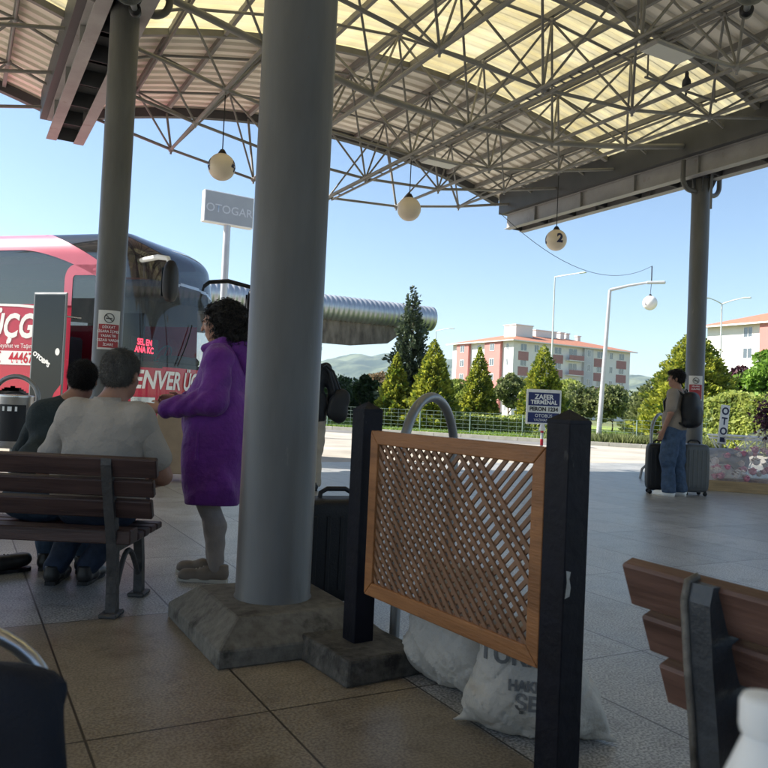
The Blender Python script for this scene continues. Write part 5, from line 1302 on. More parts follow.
c = G(518, 742); sack('printed white sack under the right half of the lattice beside the near black post', (c.x+.075, c.y+.12, 0), .42, .27, .37, R(-12), 2, [('TÜRK', -.085, .272, .085), ('HAKKARİ', .005, .185, .042), ('ŞEKER', .03, .135, .065)])

# bottle on a stool
st = thing('stool', 'round stool below the frame edge holding the white bottle', 'stool', (.25, .47, 0)); mb = MB(); mb.lathe([(.001, .62), (.15, .62), (.155, .63), (.15, .65), (.001, .65)], 24); mb.build('seat', 'benchwood', st)
for a in (.5, 2.07, 3.64, 5.21): mb = MB(); mb.tube([(.14*math.cos(a), .14*math.sin(a), 0), (.09*math.cos(a), .09*math.sin(a), .62)], .014, 8); mb.build('leg', 'benchwood', st)
c = at(762, 703, .47); bo = thing('bottle', 'blurred white plastic bottle at the lower right edge', 'bottle', (c.x+.002, c.y, .651))
hh = c.z-.651+.004
mb = MB(); mb.lathe([(.001, 0), (.033, 0), (.036, .008), (.036, hh-.12), (.034, hh-.09), (.022, hh-.05), (.0125, hh-.026), (.0115, hh-.022)], 28); mb.build('body', 'white', bo)
mb = MB(); mb.lathe([(.0135, hh-.022), (.0145, hh-.018), (.0145, hh-.004), (.0125, hh), (.001, hh)], 24); mb.build('cap', 'white', bo)

# cabinet on castors behind the woman
c = G(171, 482); ct = thing('rolling_cabinet', 'tan board cabinet on castors between the polo man and the woman', 'cabinet', (c.x+.02, c.y+.2, 0), R(8))
mb = MB(); mb.cbox((-.26, -.2, .1), (.26, .2, .86), .008); mb.build('carcass', 'cart', ct)
mb = MB(); mb.cbox((-.27, -.21, .862), (.27, .21, .89), .006); mb.build('top', 'pallet', ct)
for sx in (-.2, .2):
    for sy in (-.15, .15): mb = MB(); mb.lathe([(.001, -.015), (.04, -.015), (.045, 0), (.04, .015), (.001, .015)], 16, 0, (sx, sy, .045), True, Matrix.Rotation(math.pi/2, 4, 'X')); mb.box((sx-.02, sy-.02, .06), (sx+.02, sy+.02, .1)); mb.build('castor', 'black', ct)

# ================================================================== PEOPLE
def xf(c, yaw=0, pitch=0, roll_=0, s=1.0):
    Rm = Euler((pitch, roll_, yaw)).to_matrix(); c = Vector(c)
    return lambda p: c+Rm @ (Vector(p)*s), (pitch, roll_, yaw)
def head_prims(c, yaw, pitch, s=1.0, roll_=0, fem=False):
    T, rt = xf(c, yaw, pitch, roll_, s)
    def E_(p, r_, k=.012, **kw): return ell(T(p), tuple(x*s for x in r_), rt, k=k, **kw)
    def C_(a, b, ra, rb, k=.012): return cap(T(a), T(b), ra*s, rb*s, k=k)
    P = [E_((0, -.018, .03), (.074, .094, .086)), E_((0, .028, -.028), (.06, .062, .082), k=.03), E_((0, .06, -.092), (.027, .024, .021), k=.03),
         E_((0, .02, -.075), (.052, .055, .04), k=.03), E_((0, .08, .024), (.048, .014, .010), k=.015),
         E_((.034, .068, -.03), (.022, .018, .02), k=.02), E_((-.034, .068, -.03), (.022, .018, .02), k=.02),
         C_((0, .088, .012), (0, .109, -.026), .008, .0125, k=.01), E_((0, .088, -.058), (.024, .011, .0075), k=.006), E_((0, .086, -.07), (.019, .010, .006), k=.006)]
    P += [dict(E_((sx*.031, .097, .002), (.015, .012, .009), k=.01), neg=True) for sx in (-1, 1)]
    P += [E_((sx*.077, -.012, -.008), (.009, .018, .031), k=.008) for sx in (-1, 1)]
    return P, T, s
def eyes(body, T, s):
    for sx in (-1, 1):
        mb = MB(); mb.sphere(T((sx*.031, .0745, .002)), .0105*s, 12); e = mb.build('eye', 'eyewhite', body)
        mb = MB(); mb.sphere(T((sx*.031, .0808, .002)), .0058*s, 8); mb.build('iris', 'black', e)
        mb = MB(); mb.tube([T((sx*.014, .094, .020)), T((sx*.032, .093, .026)), T((sx*.048, .083, .021))], .003*s, 5); mb.build('eyebrow', 'hairblack', body)
def hand_prims(w_, d, n, curl=.5, s=1.0, side=1, k=.004):
    d = Vector(d).normalized(); n = Vector(n); n = (n-d*n.dot(d)).normalized(); sd_ = d.cross(n)*side; w_ = Vector(w_); P = []
    pc = w_+d*.05*s
    P.append(cap(w_, w_+d*.03*s, .025*s, .024*s, k=.015)); 
    for q in (-.026, -.009, .009, .026): P.append(cap(w_+d*.02*s+sd_*q*.7*s, w_+d*.088*s+sd_*q*s, .014*s, .0115*s, k=.012))
    for i, (q, ln) in enumerate(((.028, .066), (.0095, .078), (-.0095, .073), (-.028, .056))):
        p = w_+d*.09*s+sd_*q*s; a = curl*.35; seg = [ln*.45*s, ln*.32*s, ln*.23*s]; rad = [.0092, .0084, .0074]
        for j in range(3):
            dd = d*math.cos(a)+n*math.sin(a); e = p+dd*seg[j]; P.append(cap(p, e, rad[j]*s, rad[j]*s*.93, k=k)); p = e; a += curl*(.9+.1*i)
    t0 = w_+d*.022*s+sd_*.026*s; t1 = t0+(sd_*.75+d*.55+n*.35).normalized()*.042*s; t2 = t1+(sd_*.25+d*.85+n*.45).normalized()*.032*s
    P.append(cap(t0, t1, .0135*s, .011*s, k=.01)); P.append(cap(t1, t2, .0105*s, .009*s, k=k)); return P
def shoe(name, heel, toe, m, parent, w_=.046, h=.075, sole='sole'):
    h0 = Vector(heel); t0 = Vector(toe); d = (t0-h0).normalized()
    b = blob(name, [cap(h0+Vector((0, 0, .045)), h0+d*.09+Vector((0, 0, .05)), w_*.82, w_*.85, k=.03), cap(h0+d*.1+Vector((0, 0, .04)), t0-d*.05+Vector((0, 0, .028)), w_*.85, w_*.8, k=.04), ell(t0-d*.06+Vector((0, 0, .03)), (w_, w_, .03), k=.04), cap(h0+Vector((0, 0, .06)), h0+Vector((0, 0, h+.03)), w_*.75, w_*.78, k=.02)], .009, m, parent, cut=lambda D, X, Y, Z: np.maximum(D, np.maximum(h0.z+.012-Z, Z-h0.z-h-.03)))
    mb = MB(); s_ = Vector((-d.y, d.x, 0)); L = (t0-h0).length; pts = []
    for q in range(4): mb.tube([h0+d*(L*.42+q*.022)-s_*w_*.55+Vector((0, 0, .068-q*.006)), h0+d*(L*.42+q*.022)+Vector((0, 0, .088-q*.007)), h0+d*(L*.42+q*.022)+s_*w_*.55+Vector((0, 0, .068-q*.006))], .004, 5)
    mb.build('laces', 'soletan' if sole != 'black' else 'black', b); mb = MB()
    for u, v in ((-.035, .0), (-.03, .6), (.02, .8), (L*.45, .78), (L-.09, 1.02), (L-.03, .95), (L, .55), (L+.008, 0), (L, -.55), (L-.03, -.95), (L-.09, -1.02), (L*.45, -.78), (.02, -.8), (-.03, -.6)): pts.append(((h0+d*u*.97+s_*v*w_*.93).x, (h0+d*u*.97+s_*v*w_*.93).y))
    mb.prism(pts, .02, 0, Matrix.Translation((0, 0, h0.z+.001))); mb.build('sole', sole, b); return b
def fold(amp, f, zc=None):
    def g_(D, X, Y, Z): return D+1.5*amp*np.sin(Z*f+4*X+2.2*np.sin(X*13+Z*5)+1.5*np.sin(Y*17))*.6+amp*.6*np.sin(X*21+Z*9+Y*12+np.sin(Z*23))
    return g_

def strands(h_, n, ln, wd, m, curl=0, seed=1):
    g_ = np.random.default_rng(seed); me = h_.data; nv = len(me.vertices); co = np.empty(nv*3, np.float32); no = np.empty(nv*3, np.float32)
    me.vertices.foreach_get('co', co); me.vertex_normals.foreach_get('vector', no); co = co.reshape(-1, 3); no = no.reshape(-1, 3); ix = g_.integers(0, nv, n); P = co[ix]; Nn = no[ix]
    if curl:
        mb = MB()
        for p, q in zip(P, Nn):
            q = q+g_.normal(0, .25, 3); q /= np.linalg.norm(q); a = np.cross(q, g_.normal(0, 1, 3)); a /= np.linalg.norm(a); b_ = np.cross(q, a); ph = g_.uniform(0, 6.28); rr = curl*g_.uniform(.6, 1.3)
            mb.tube([p-q*.004+q*ln*t+(a*math.cos(ph+t*9)+b_*math.sin(ph+t*9))*rr+np.array([0, 0, -ln*.5*t*t]) for t in np.linspace(0, 1, 7)], [wd*(1-.6*t) for t in np.linspace(0, 1, 7)], 4, caps=False)
        return mb.build('curls', m, h_)
    D = Nn*.45+g_.normal(0, .35, (n, 3))+np.array([0, 0, -.55]); D /= np.linalg.norm(D, axis=1, keepdims=True); S = np.cross(D, g_.normal(0, 1, (n, 3))); S /= np.linalg.norm(S, axis=1, keepdims=True)
    L_ = (ln*g_.uniform(.5, 1.3, n))[:, None]; V = np.stack([P-S*wd, P+S*wd, P+D*L_+Nn*.002], 1).reshape(-1, 3)
    return npmesh('strands', V, np.arange(3*n).reshape(-1, 3), m, h_)
# ---- woman in the purple coat: local +y is where she faces
def woman():
    p0 = at(218, 470, 4.62)
    hp, T, s = head_prims((0, .04, 1.53), .12, -.22, .97)
    neck = [cap((0, -.02, 1.34), (0, .03, 1.47), .055, .05, k=.03)]
    LW = Vector((-.20, .30, 1.0)); RW = Vector((.16, .30, 1.06))
    arms = [cap((-.19, -.02, 1.31), (-.25, -.01, 1.06), .05, .042), cap((-.25, -.01, 1.06), LW, .042, .027), cap((.19, -.02, 1.31), (.24, .03, 1.06), .05, .042), cap((.24, .03, 1.06), RW, .042, .027)]
    legs = []
    for sx, kx, ky, ax, ay in ((-1, -.09, .03, -.08, -.04), (1, .10, .09, .11, .03)):
        legs += [cap((sx*.09, 0, .86), (kx, ky, .47), .085, .058, k=.04), cap((kx, ky, .47), (kx*.95, (ky+ay)/2-.02, .33), .058, .056, k=.03), cap((kx*.95, (ky+ay)/2-.02, .33), (ax, ay, .09), .056, .037, k=.03)]
    torso = [ell((0, 0, 1.18), (.17, .12, .22), k=.05), ell((0, 0, .93), (.17, .14, .16), k=.05)]
    hands = hand_prims(LW, (-.05, 1, .05), (.8, 0, -.5), .75, .95, -1)+hand_prims(RW, (-.3, 1, 0), (-.8, 0, -.5), .6, .95, 1)
    b = blob('person', hp+neck+arms+torso+legs+hands, .0085, 'skin'); b.location = (p0.x, p0.y, 0); b.rotation_euler = (0, 0, R(86)); tag(b, 'woman with dark curly hair in a long purple coat standing before the coach', 'person')
    eyes(b, T, s)
    coat = [ell((0, -.01, 1.2), (.225, .15, .2), k=.06), ell((0, .035, .98), (.225, .185, .22), k=.08), ell((0, .0, .72), (.245, .185, .40), e=3.2, k=.06), ell((0, -.05, .85), (.22, .15, .22), k=.06),
            ell((0, .01, 1.36), (.11, .10, .05), k=.04), cap((-.12, -.02, 1.33), (.12, -.02, 1.33), .075, k=.05), dict(ell((0, .06, 1.43), (.07, .09, .08), k=.03), neg=True)]
    slv = [[cap((-.175, -.02, 1.305), (-.245, -.025, 1.06), .088, .08, k=.05), cap((-.245, -.02, 1.06), (-.205, .255, 1.005), .08, .058, k=.04)], [cap((.175, -.02, 1.305), (.24, .02, 1.06), .088, .078, k=.05), cap((.24, .02, 1.06), (.165, .255, 1.055), .078, .057, k=.04)]]
    hood = [ell((0, -.10, 1.37), (.135, .085, .075), k=.03), ell((0, -.145, 1.29), (.11, .05, .11), k=.04), cap((-.10, -.02, 1.39), (-.06, .09, 1.37), .045, .03, k=.03), cap((.10, -.02, 1.39), (.06, .09, 1.37), .045, .03, k=.03)]
    def cf(D, X, Y, Z):
        D = fold(.006, 12)(D, X, Y, Z); D = D+.007*np.sin(Z*60+Y*18)*np.exp(-((Y-.03)/.08)**2-((Z-1.04)/.09)**2)*(np.abs(X) > .17)
        D = D+.004*np.exp(-(np.abs(Y-.172-.02*np.sin(Z*3))/.007)**2)
        return np.maximum(D, .47+.01*np.sin(X*9)-Z)
    ct = blob('coat', coat, .0095, 'purple', b, cut=cf)
    def sf(D, X, Y, Z):
        D = D+.006*np.sin(Z*62+Y*40+3*np.sin(X*20))*np.exp(-((Y-.02)/.07)**2-((Z-1.06)/.07)**2)+.0045*np.sin(Y*70+Z*25+2*np.sin(Z*30))*(Y > .06)+.005*np.sin(Z*38+Y*22+1.5*np.sin(X*30))*(Z > 1.12); return D
    for q in slv: blob('sleeve', q, .0085, 'purple', ct, cut=sf)
    blob('hood', hood, .0085, 'purple', ct, cut=fold(.004, 40))
    for (x, y, z, dx_) in ((-.242, .06, .80, 0), (.242, .06, .80, 0)):
        mb = MB(); mb.cbox((x-.01, y-.012, z-.08), (x+.008, y+.006, z+.08), .003); mb.build('pocket_flap', 'purple', ct)
    blob('leggings', [dict(p, ra=p['ra']+.006, rb=p['rb']+.006) for p in legs], .009, 'leggings', b, cut=fold(.0022, 55))
    def hc(D, X, Y, Z):
        g_ = np.sin(X*75+4*np.sin(Z*40))*np.sin(Y*70+3*np.sin(X*50))*np.sin(Z*80+3*np.sin(Y*45)); D = D+.009*g_+.006*np.sin(X*140)*np.sin(Z*150)*np.sin(Y*130)
        face = (Y > .085+.25*(Z-1.56)*(Z > 1.56)) & (Z < 1.585) & (np.abs(X) < .075)
        return np.where(face, np.maximum(D, .05), D)
    hr = blob('hair', [ell((0, .0, 1.57), (.098, .115, .098), k=.03), ell((0, -.075, 1.5), (.118, .085, .11), k=.04), ell((0, -.1, 1.43), (.115, .07, .08), k=.04), ell((-.085, -.01, 1.50), (.03, .055, .09), k=.03), ell((.085, -.01, 1.50), (.03, .055, .09), k=.03)], .0075, 'hairblack', b, cut=hc, smooth_iter=0)
    strands(hr, 900, .035, .0028, 'hairblack', curl=.009, seed=3)
    shoe('shoe', (-.08, -.08, 0), (-.08, .19, 0), 'shoegrey', b, .044, sole='soletan'); shoe('shoe', (.12, .01, 0), (.13, .27, 0), 'shoegrey', b, .044, sole='soletan')
    return b
woman()

# ---- seated figures
def seated(label, loc, rz, head, hy, hpch, sw, chest_r, belly_r, lean, knees, ankles, toes, shirt, trousers, hair, shoem, scale=1.0, sh_z=.93, hs=1.0, skinm='skin2', elbows=None, wrists=None, collar=True, long_sleeve=False, hairlow=-.082):
    hp, T, s = head_prims(head, hy, hpch, hs)
    nb = Vector((lean[0], lean[1], sh_z+.02)); hd = Vector(head)
    neck = [cap(nb, hd+Vector((0, -.02, -.05)), .062*scale, .056*scale, k=.03)]
    elbows = elbows or ((-sw-.09, .03, .66), (sw+.09, .03, .66)); wrists = wrists or ((-.17, .3, .57), (.17, .3, .57)); arms = []; slv = []
    for sx, e, w_ in ((-1, elbows[0], wrists[0]), (1, elbows[1], wrists[1])):
        sh = Vector((lean[0]+sx*sw, lean[1]-.01, sh_z-.03)); e = Vector(e); w_ = Vector(w_)
        arms += [cap(sh, e, .055*scale, .046*scale), cap(e, w_, .047*scale, .029*scale)]
        slv += [cap(sh+Vector((-sx*.03, 0, 0)), sh.lerp(e, .68 if not long_sleeve else 1), .078*scale, .07*scale, k=.05)]
        if long_sleeve: slv.append(cap(e, e.lerp(w_, .95), .058*scale, .042*scale, k=.03))
    legs = []
    for k in (0, 1):
        hpj = Vector(((-1, 1)[k]*.1, .02, .50)); legs += [cap(hpj, knees[k], .09*scale, .066*scale, k=.05), cap(knees[k], ankles[k], .064*scale, .04*scale, k=.04)]
    torso = [ell((lean[0]*.8, lean[1], sh_z-.16), tuple(c-.02 for c in chest_r), k=.06), ell((0, lean[1]*.3, .60), tuple(c-.02 for c in belly_r), k=.06), ell((0, 0, .49), (.17*scale, .13*scale, .095), k=.05)]
    hands = []
    for k in (0, 1):
        kn = Vector(knees[k]); w_ = Vector(wrists[k]); d = (kn-w_); d.z = -.02; hands += hand_prims(w_, d if d.length > .05 else (0, 1, -.1), (0, 0, -1), .35, scale, (1, -1)[k])
    b = blob('person', hp+neck+arms+torso+legs+hands, .009, skinm); b.location = loc; b.rotation_euler = (0, 0, rz); tag(b, label, 'person'); eyes(b, T, s)
    sh = [ell((lean[0]*.8, lean[1], sh_z-.17), tuple(c*.95 for c in chest_r), k=.07), ell((0, lean[1]*.35, .60), belly_r, e=2.4, k=.08), cap((lean[0]-sw*.85, lean[1]-.01, sh_z-.045), (lean[0]+sw*.85, lean[1]-.01, sh_z-.045), .085*scale, k=.05), cap((nb.x, nb.y, sh_z-.03), (nb.x, nb.y, sh_z+.01), .085*scale, .066*scale, k=.05)]+[dict(q, b=q['a']+(q['b']-q['a'])*.25) for q in slv[:1]+slv[-1:]]
    cf = fold(.0055, 19); so_ = blob('shirt', sh, .0095, shirt, b, cut=lambda D, X, Y, Z: np.maximum(cf(D, X, Y, Z), .475-Z))
    h_ = len(slv)//2
    for q in (slv[:h_], slv[h_:]): blob('sleeve', [dict(x, ra=x['ra']+.003, rb=x['rb']+.004) for x in q], .0085, shirt, so_, cut=fold(.004, 34))
    if collar:
        mb = MB(); n = 22
        for lay, (rr, z0, z1) in enumerate(((.068, .035, .075), (.078, .02, .068))):
            pts = []
        vs = []
        for i in range(n+1):
            a = math.radians(60)-math.radians(300)*i/n; a = math.radians(90+35)+math.radians(290)*i/n
            for rr, z in ((.098, sh_z+.012), (.078, sh_z+.072), (.073, sh_z+.069), (.076, sh_z+.012)): vs.append((nb.x+rr*math.cos(a), nb.y+.01+rr*math.sin(a)*1.05, z))
        mb.add(vs, [(4*i+k, 4*i+4+k, 4*i+4+(k+1) % 4, 4*i+(k+1) % 4) for i in range(n) for k in range(4)], 0, True); mb.build('collar', shirt, b)
    blob('trousers', [dict(p, ra=p['ra']+.014, rb=p['rb']+.02) for p in legs]+[ell((0, 0, .48), (.185*scale, .15*scale, .1), k=.05)], .0095, trousers, b, cut=lambda D, X, Y, Z: np.maximum(fold(.003, 48)(D, X, Y, Z), np.maximum(.055-Z, Z-.56)))
    # short hair: a cap over the skull, open at the face
    TT, rt = xf(head, hy, hpch, 0, hs); Rm = np.array(Euler(rt).to_matrix())
    def hc(D, X, Y, Z):
        P = (np.stack([X, Y, Z], -1)-np.array(head)) @ Rm/hs
        D = D+.0022*np.sin(P[..., 0]*190+3*np.sin(P[..., 2]*90))*np.sin(P[..., 2]*170+P[..., 1]*120)
        face = np.maximum(P[..., 1]-.052+.3*np.minimum(0, .06-P[..., 2]), -9); low = hairlow-P[..., 2]+.35*np.maximum(0, P[..., 1]); ear = .03-np.sqrt((P[..., 1]+.01)**2+(P[..., 2]+.012)**2)
        return np.maximum(D, np.maximum(np.maximum(np.where(P[..., 2] < .07, face, -9), low), np.where(np.abs(P[..., 0]) > .066, ear, -9)))
    hr = blob('hair', [ell(TT((0, -.02, .034)), (.083*hs, .101*hs, .093*hs), rt), ell(TT((0, -.055, -.02)), (.066*hs, .05*hs, .05*hs), rt, k=.03)], .006, hair, b, cut=hc, smooth_iter=0)
    strands(hr, 9000, .016, .0009, hair, seed=5)
    for k in (0, 1): shoe('shoe', tuple(Vector(ankles[k])*1+Vector((0, -.04, -ankles[k][2]))), toes[k], shoem, b, .05, sole='black')
    return b
p = at(113, 440, 3.96); pc = at(124, 375, 4.0); X0 = -1.44
seated('grey-haired man in a pale polo shirt sitting on the left bench, back turned', (X0, 3.985, 0), 0, (pc.x-X0, -.02, pc.z), -.12, -.04, .185, (.215, .15, .24), (.235, .175, .21), (.05, -.07),
    ((-.20, .46, .47), (.02, .47, .47)), ((-.36, .37, .09), (-.19, .40, .09)), ((-.40, .60, 0), (-.20, .63, 0)), 'polo', 'jeansdark', 'hairgrey', 'shoeblack', 1.05, .985, 1.06, elbows=((-.30, .05, .66), (.31, .03, .66)), wrists=((-.2, .32, .57), (.13, .34, .57)))
X1 = -1.80; pc = at(89, 381, 4.42)
seated('dark-haired person in a dark shirt leaning forward beside the man in the pale polo', (X1, 4.10, 0), .1, (pc.x-X1, .29, pc.z), .25, -.2, .145, (.18, .13, .24), (.17, .14, .2), (.05, .22),
    ((-.13, .48, .45), (.10, .48, .45)), ((-.13, .60, .09), (.10, .55, .09)), ((-.15, .82, 0), (.10, .78, 0)), 'darkshirt', 'jeans', 'hairblack', 'shoeblack', .9, .975, .93, collar=False, elbows=((-.22, .32, .62), (.22, .32, .62)), wrists=((-.12, .44, .55), (.12, .44, .55)))
f = at(3, 548, 4.5)
seated('person cut off by the left edge, only one raised dark shoe showing', (-2.62, 3.99, 0), 0, (0, .0, 1.16), .3, -.05, .19, (.21, .14, .22), (.19, .15, .2), (0, -.05),
    ((-.12, .46, .47), (.14, .47, .47)), ((-.12, .46, .09), (f.x+2.62-.08, .49, .13)), ((-.12, .7, 0), (f.x+2.62+.1, .66, .05)), 'darkshirt', 'jeansdark', 'hairblack', 'shoeblack', 1, .93, 1.0)

# ---- standing men
def standing(label, loc, rz, H=1.72, shirt='tee', trousers='jeans', hairm='hairblack', shoem='white', hyaw=0, hpitch=-.03, arms=None, loose=.02, jacket=False, solem='sole', feet=((-.1, 0), (.12, .04)), skinm='skin2', hands_on=True):
    k = H/1.72; hc_ = (0, .01, 1.6*k)
    hp, T, s = head_prims(hc_, hyaw, hpitch, 1.0)
    neck = [cap((0, -.03, 1.42*k), (0, -.005, 1.54*k), .058, .052, k=.03)]
    arms = arms or (((-.26, -.04, 1.13), (-.25, .06, .88)), ((.26, -.02, 1.13), (.22, .12, .92)))
    A = []; S = []; Hn = []
    for sx, (e, w_) in zip((-1, 1), arms):
        sh = Vector((sx*.185, -.02, 1.39*k)); e = Vector(e)*k; w_ = Vector(w_)*k
        A += [cap(sh, e, .05, .04), cap(e, w_, .041, .028)]; S.append(cap(sh+Vector((-sx*.02, 0, 0)), sh.lerp(e, 1 if jacket else .75), .07+loose*.3, .063+loose*.3, k=.04))
        if jacket: S.append(cap(e, e.lerp(w_, .97), .06, .046, k=.03))
        d = (w_-e).normalized(); Hn += hand_prims(w_, d, (-sx, .2, 0), .45, 1.0, sx)
    legs = []
    for sx, (fx_, fy) in zip((-1, 1), feet): legs += [cap((sx*.09, 0, .9*k), ((sx*.1+fx_)/2, fy*.6+.02, .5*k), .088, .062, k=.05), cap(((sx*.1+fx_)/2, fy*.6+.02, .5*k), (fx_, fy-.02, .09), .06, .04, k=.04)]
    torso = [ell((0, 0, 1.25*k), (.165, .105, .21), k=.06), ell((0, 0, .98*k), (.15, .11, .15), k=.05)]
    b = blob('person', hp+neck+A+torso+legs+Hn, .01, skinm); b.location = loc; b.rotation_euler = (0, 0, rz); tag(b, label, 'person'); eyes(b, T, s)
    sh = [ell((0, 0, 1.27*k), (.185, .125, .2), k=.06), ell((0, .005, 1.02*k), (.175+loose, .13+loose, .18), e=2.6, k=.06), cap((-.15, -.015, 1.38*k), (.15, -.015, 1.38*k), .068, k=.05)]+S
    if jacket: sh.append(ell((0, 0, .9*k), (.195, .15, .17), e=2.6, k=.05))
    lowz = (.78 if jacket else .88)*k; ff = fold(.005, 20)
    blob('jacket' if jacket else 'shirt', sh, .011, shirt, b, cut=lambda D, X, Y, Z: np.maximum(ff(D, X, Y, Z), lowz-Z))
    blob('trousers', [dict(p, ra=p['ra']+.016+loose*.4, rb=p['rb']+.026+loose) for p in legs]+[ell((0, 0, .9*k), (.165, .125, .13), k=.05)], .011, trousers, b, cut=lambda D, X, Y, Z: np.maximum(fold(.004, 40)(D, X, Y, Z), .05-Z))
    TT, rt = xf(hc_, hyaw, hpitch); Rm = np.array(Euler(rt).to_matrix())
    def hc(D, X, Y, Z):
        P = (np.stack([X, Y, Z], -1)-np.array(hc_)) @ Rm; D = D+.004*np.sin(P[..., 0]*120+3*np.sin(P[..., 2]*90))*np.sin(P[..., 2]*110+P[..., 1]*100)
        return np.maximum(D, np.maximum(np.where(P[..., 2] < .055, P[..., 1]-.04, -9), -.06-P[..., 2]+.6*np.maximum(0, P[..., 1]+.02)))
    hr = blob('hair', [ell(TT((0, -.02, .042)), (.086, .106, .098), rt), ell(TT((0, .05, .085)), (.06, .05, .035), rt, k=.03), ell(TT((0, -.06, -.01)), (.07, .05, .06), rt, k=.03)], .0075, hairm, b, cut=hc, smooth_iter=0)
    strands(hr, 2500, .03, .002, hairm, seed=6)
    for (fx_, fy) in feet: shoe('shoe', (fx_, fy-.07, 0), (fx_*1.15, fy+.2, 0), shoem, b, .05, sole=solem)
    return b
c = G(673, 496)
mn = standing('man with a black backpack standing at the far right between two suitcases', (c.x, c.y+.02, 0), R(48), 1.75, hyaw=.35, loose=.03, feet=((-.12, .03), (.14, -.03)))
k = mn; c2 = Vector(mn.location); Rz = Matrix.Rotation(R(48), 4, 'Z')
def loc_of(v): return c2+(Rz @ Vector(v))
bp = thing('backpack', 'black backpack on the back of the man at the far right', 'backpack', tuple(loc_of((0, -.2, 1.2))), R(48))
blob('bag', [ell((0, -.015, .0), (.155, .11, .25), e=3.2), ell((0, -.09, -.08), (.12, .07, .14), e=3, k=.02), cap((-.13, .0, -.18), (.13, .0, -.18), .05, k=.03)], .011, 'suitcase', bp, wob=.003)
for sx in (-1, 1):
    mb = MB(); mb.tube([(sx*.09, .06, .2), (sx*.10, .13, .25), (sx*.115, .22, .23), (sx*.125, .315, .1), (sx*.14, .29, -.06), (sx*.165, .17, -.16), (sx*.14, .04, -.2)], .017, 8); mb.build('strap', 'black', bp)
mb = MB(); mb.tube([(-.03, .06, .24), (-.025, .05, .28), (.025, .05, .28), (.03, .06, .24)], .008, 6); mb.build('loop', 'black', bp)
c = at(321, 480, 9.4)
m2 = standing('person in a black jacket and beige trousers half hidden behind the massive near column', (c.x-.17, c.y, 0), R(20), 1.84, 'darkjacket', 'beigetr', shoem='shoeblack', jacket=True, solem='black', feet=((-.08, 0), (.09, .03)))
bg2 = thing('shoulder_bag', 'black shoulder bag hanging at the side of the person behind the near column', 'bag', (c.x+.17, c.y-.02, 1.06), R(15))
blob('bag', [ell((0, 0, 0), (.12, .07, .2), (0, .35, 0), e=2.6), ell((.02, 0, -.1), (.1, .06, .12), k=.04)], .012, 'suitcase', bg2, wob=.004)
mb = MB(); mb.tube([(-.06, .0, .15), (-.13, 0, .38), (-.2, -.02, .46)], .014, 8); mb.tube([(.02, .0, .17), (-.08, 0, .4), (-.18, -.02, .47)], .014, 8); mb.build('strap', 'black', bg2)

# ================================================================== GOODS UNDER PLASTIC, SIGN, WIRE TABLE
c = G(738, 492); pal = thing('pallet', 'low wooden pallet under the wrapped pink bundle at the right edge', 'pallet', (c.x+.75, c.y+.25, 0), R(-19))
for y in (-.45, 0, .45): mb = MB(); mb.cbox((-1.15, y-.045, 0), (1.15, y+.045, .09), .004); mb.build('bearer', 'pallet', pal)
mb = MB()
for i in range(7): mb.cbox((-1.15, -.5+i*.148, .0905), (1.15, -.5+i*.148+.11, .112), .003)
mb.build('deck', 'pallet', pal)
mb = MB(); mb.cbox((-1.17, -.56, .0), (1.17, -.53, .16), .004); mb.build('front_board', 'pallet', pal)
M['pinkcloth'] = mat('pink blooms', (.7, .2, .34), .7, var=.3, scale=9, col2=(.7, .35, .45))
M['whitecloth'] = mat('white blooms', (.75, .7, .7), .7, var=.2, scale=9)
g = random.Random(9)
bq = thing('bouquet_bundle', 'bundle of pink and white blooms under crumpled clear plastic on the pallet', 'flower bundle', tuple(pal.location+Vector((0, 0, .113))), R(-19))
for i in range(110):
    x = g.uniform(-.95, 1.05); top = .22+.62*min(1, max(0, (x+1.0)/1.5)); z = 1.35*top*g.uniform(.15, 1.0); y = g.uniform(-.5, .1); r_ = g.uniform(.06, .1)
    mb = MB(); n = 13; k_ = g.random()
    for q in range(n):          # ruffled bloom of overlapping petals
        a = q*2.4; t = q/n; mb.add([(x, y, z-.02), (x+r_*t*math.cos(a-.5), y+r_*t*math.sin(a-.5), z+r_*(.75-.5*t)), (x+r_*(t+.25)*math.cos(a), y+r_*(t+.25)*math.sin(a), z+r_*(.85-.7*t)), (x+r_*t*math.cos(a+.5), y+r_*t*math.sin(a+.5), z+r_*(.75-.5*t))], [(0, 1, 2, 3)], 0, True)
    mb.sphere((x, y, z), r_*.62, 8); mb.build('bloom', 'pinkcloth' if k_ < .62 else 'whitecloth', bq)
M['leafbed'] = mat('packed leaves', (.28, .22, .2), .8, var=.4, scale=14, bump=.5)
mb = MB(); mb.add([(-1.0, -.3, .002), (1.1, -.3, .002), (1.1, .34, .002), (-1.0, .34, .002), (-.9, -.2, .05), (1.05, -.2, .1), (1.05, .28, .1), (-.9, .25, .05)], [(3, 2, 1, 0), (4, 5, 6, 7), (0, 1, 5, 4), (1, 2, 6, 5), (2, 3, 7, 6), (3, 0, 4, 7)]); mb.build('stem_bed', 'leafbed', bq)
def pcut(D, X, Y, Z):
    c_ = np.abs(np.sin(X*11+3*np.sin(Z*9+Y*6)))+.6*np.abs(np.sin(Z*17+X*8+2*np.sin(Y*12)))+.4*np.abs(np.sin(X*31+Y*19+Z*23)); D = D+.03*c_-.028; return np.maximum(D, .004-Z)
blob('plastic_wrap', [ell((.35, -.05, .35), (.95, .52, .62), e=2.4, k=.1), ell((-.75, -.05, .15), (.45, .45, .33), k=.1), ell((.8, 0, .65), (.6, .45, .5), k=.1)], .022, 'plastic', bq, cut=pcut, smooth_iter=0)
pc = at(770, 412, 11.7); pv = thing('plum_bouquet', 'dark purple bouquet rising above the plastic at the right edge', 'bouquet', (pc.x+.03, pc.y+.1, .55)); gg = np.random.default_rng(4)
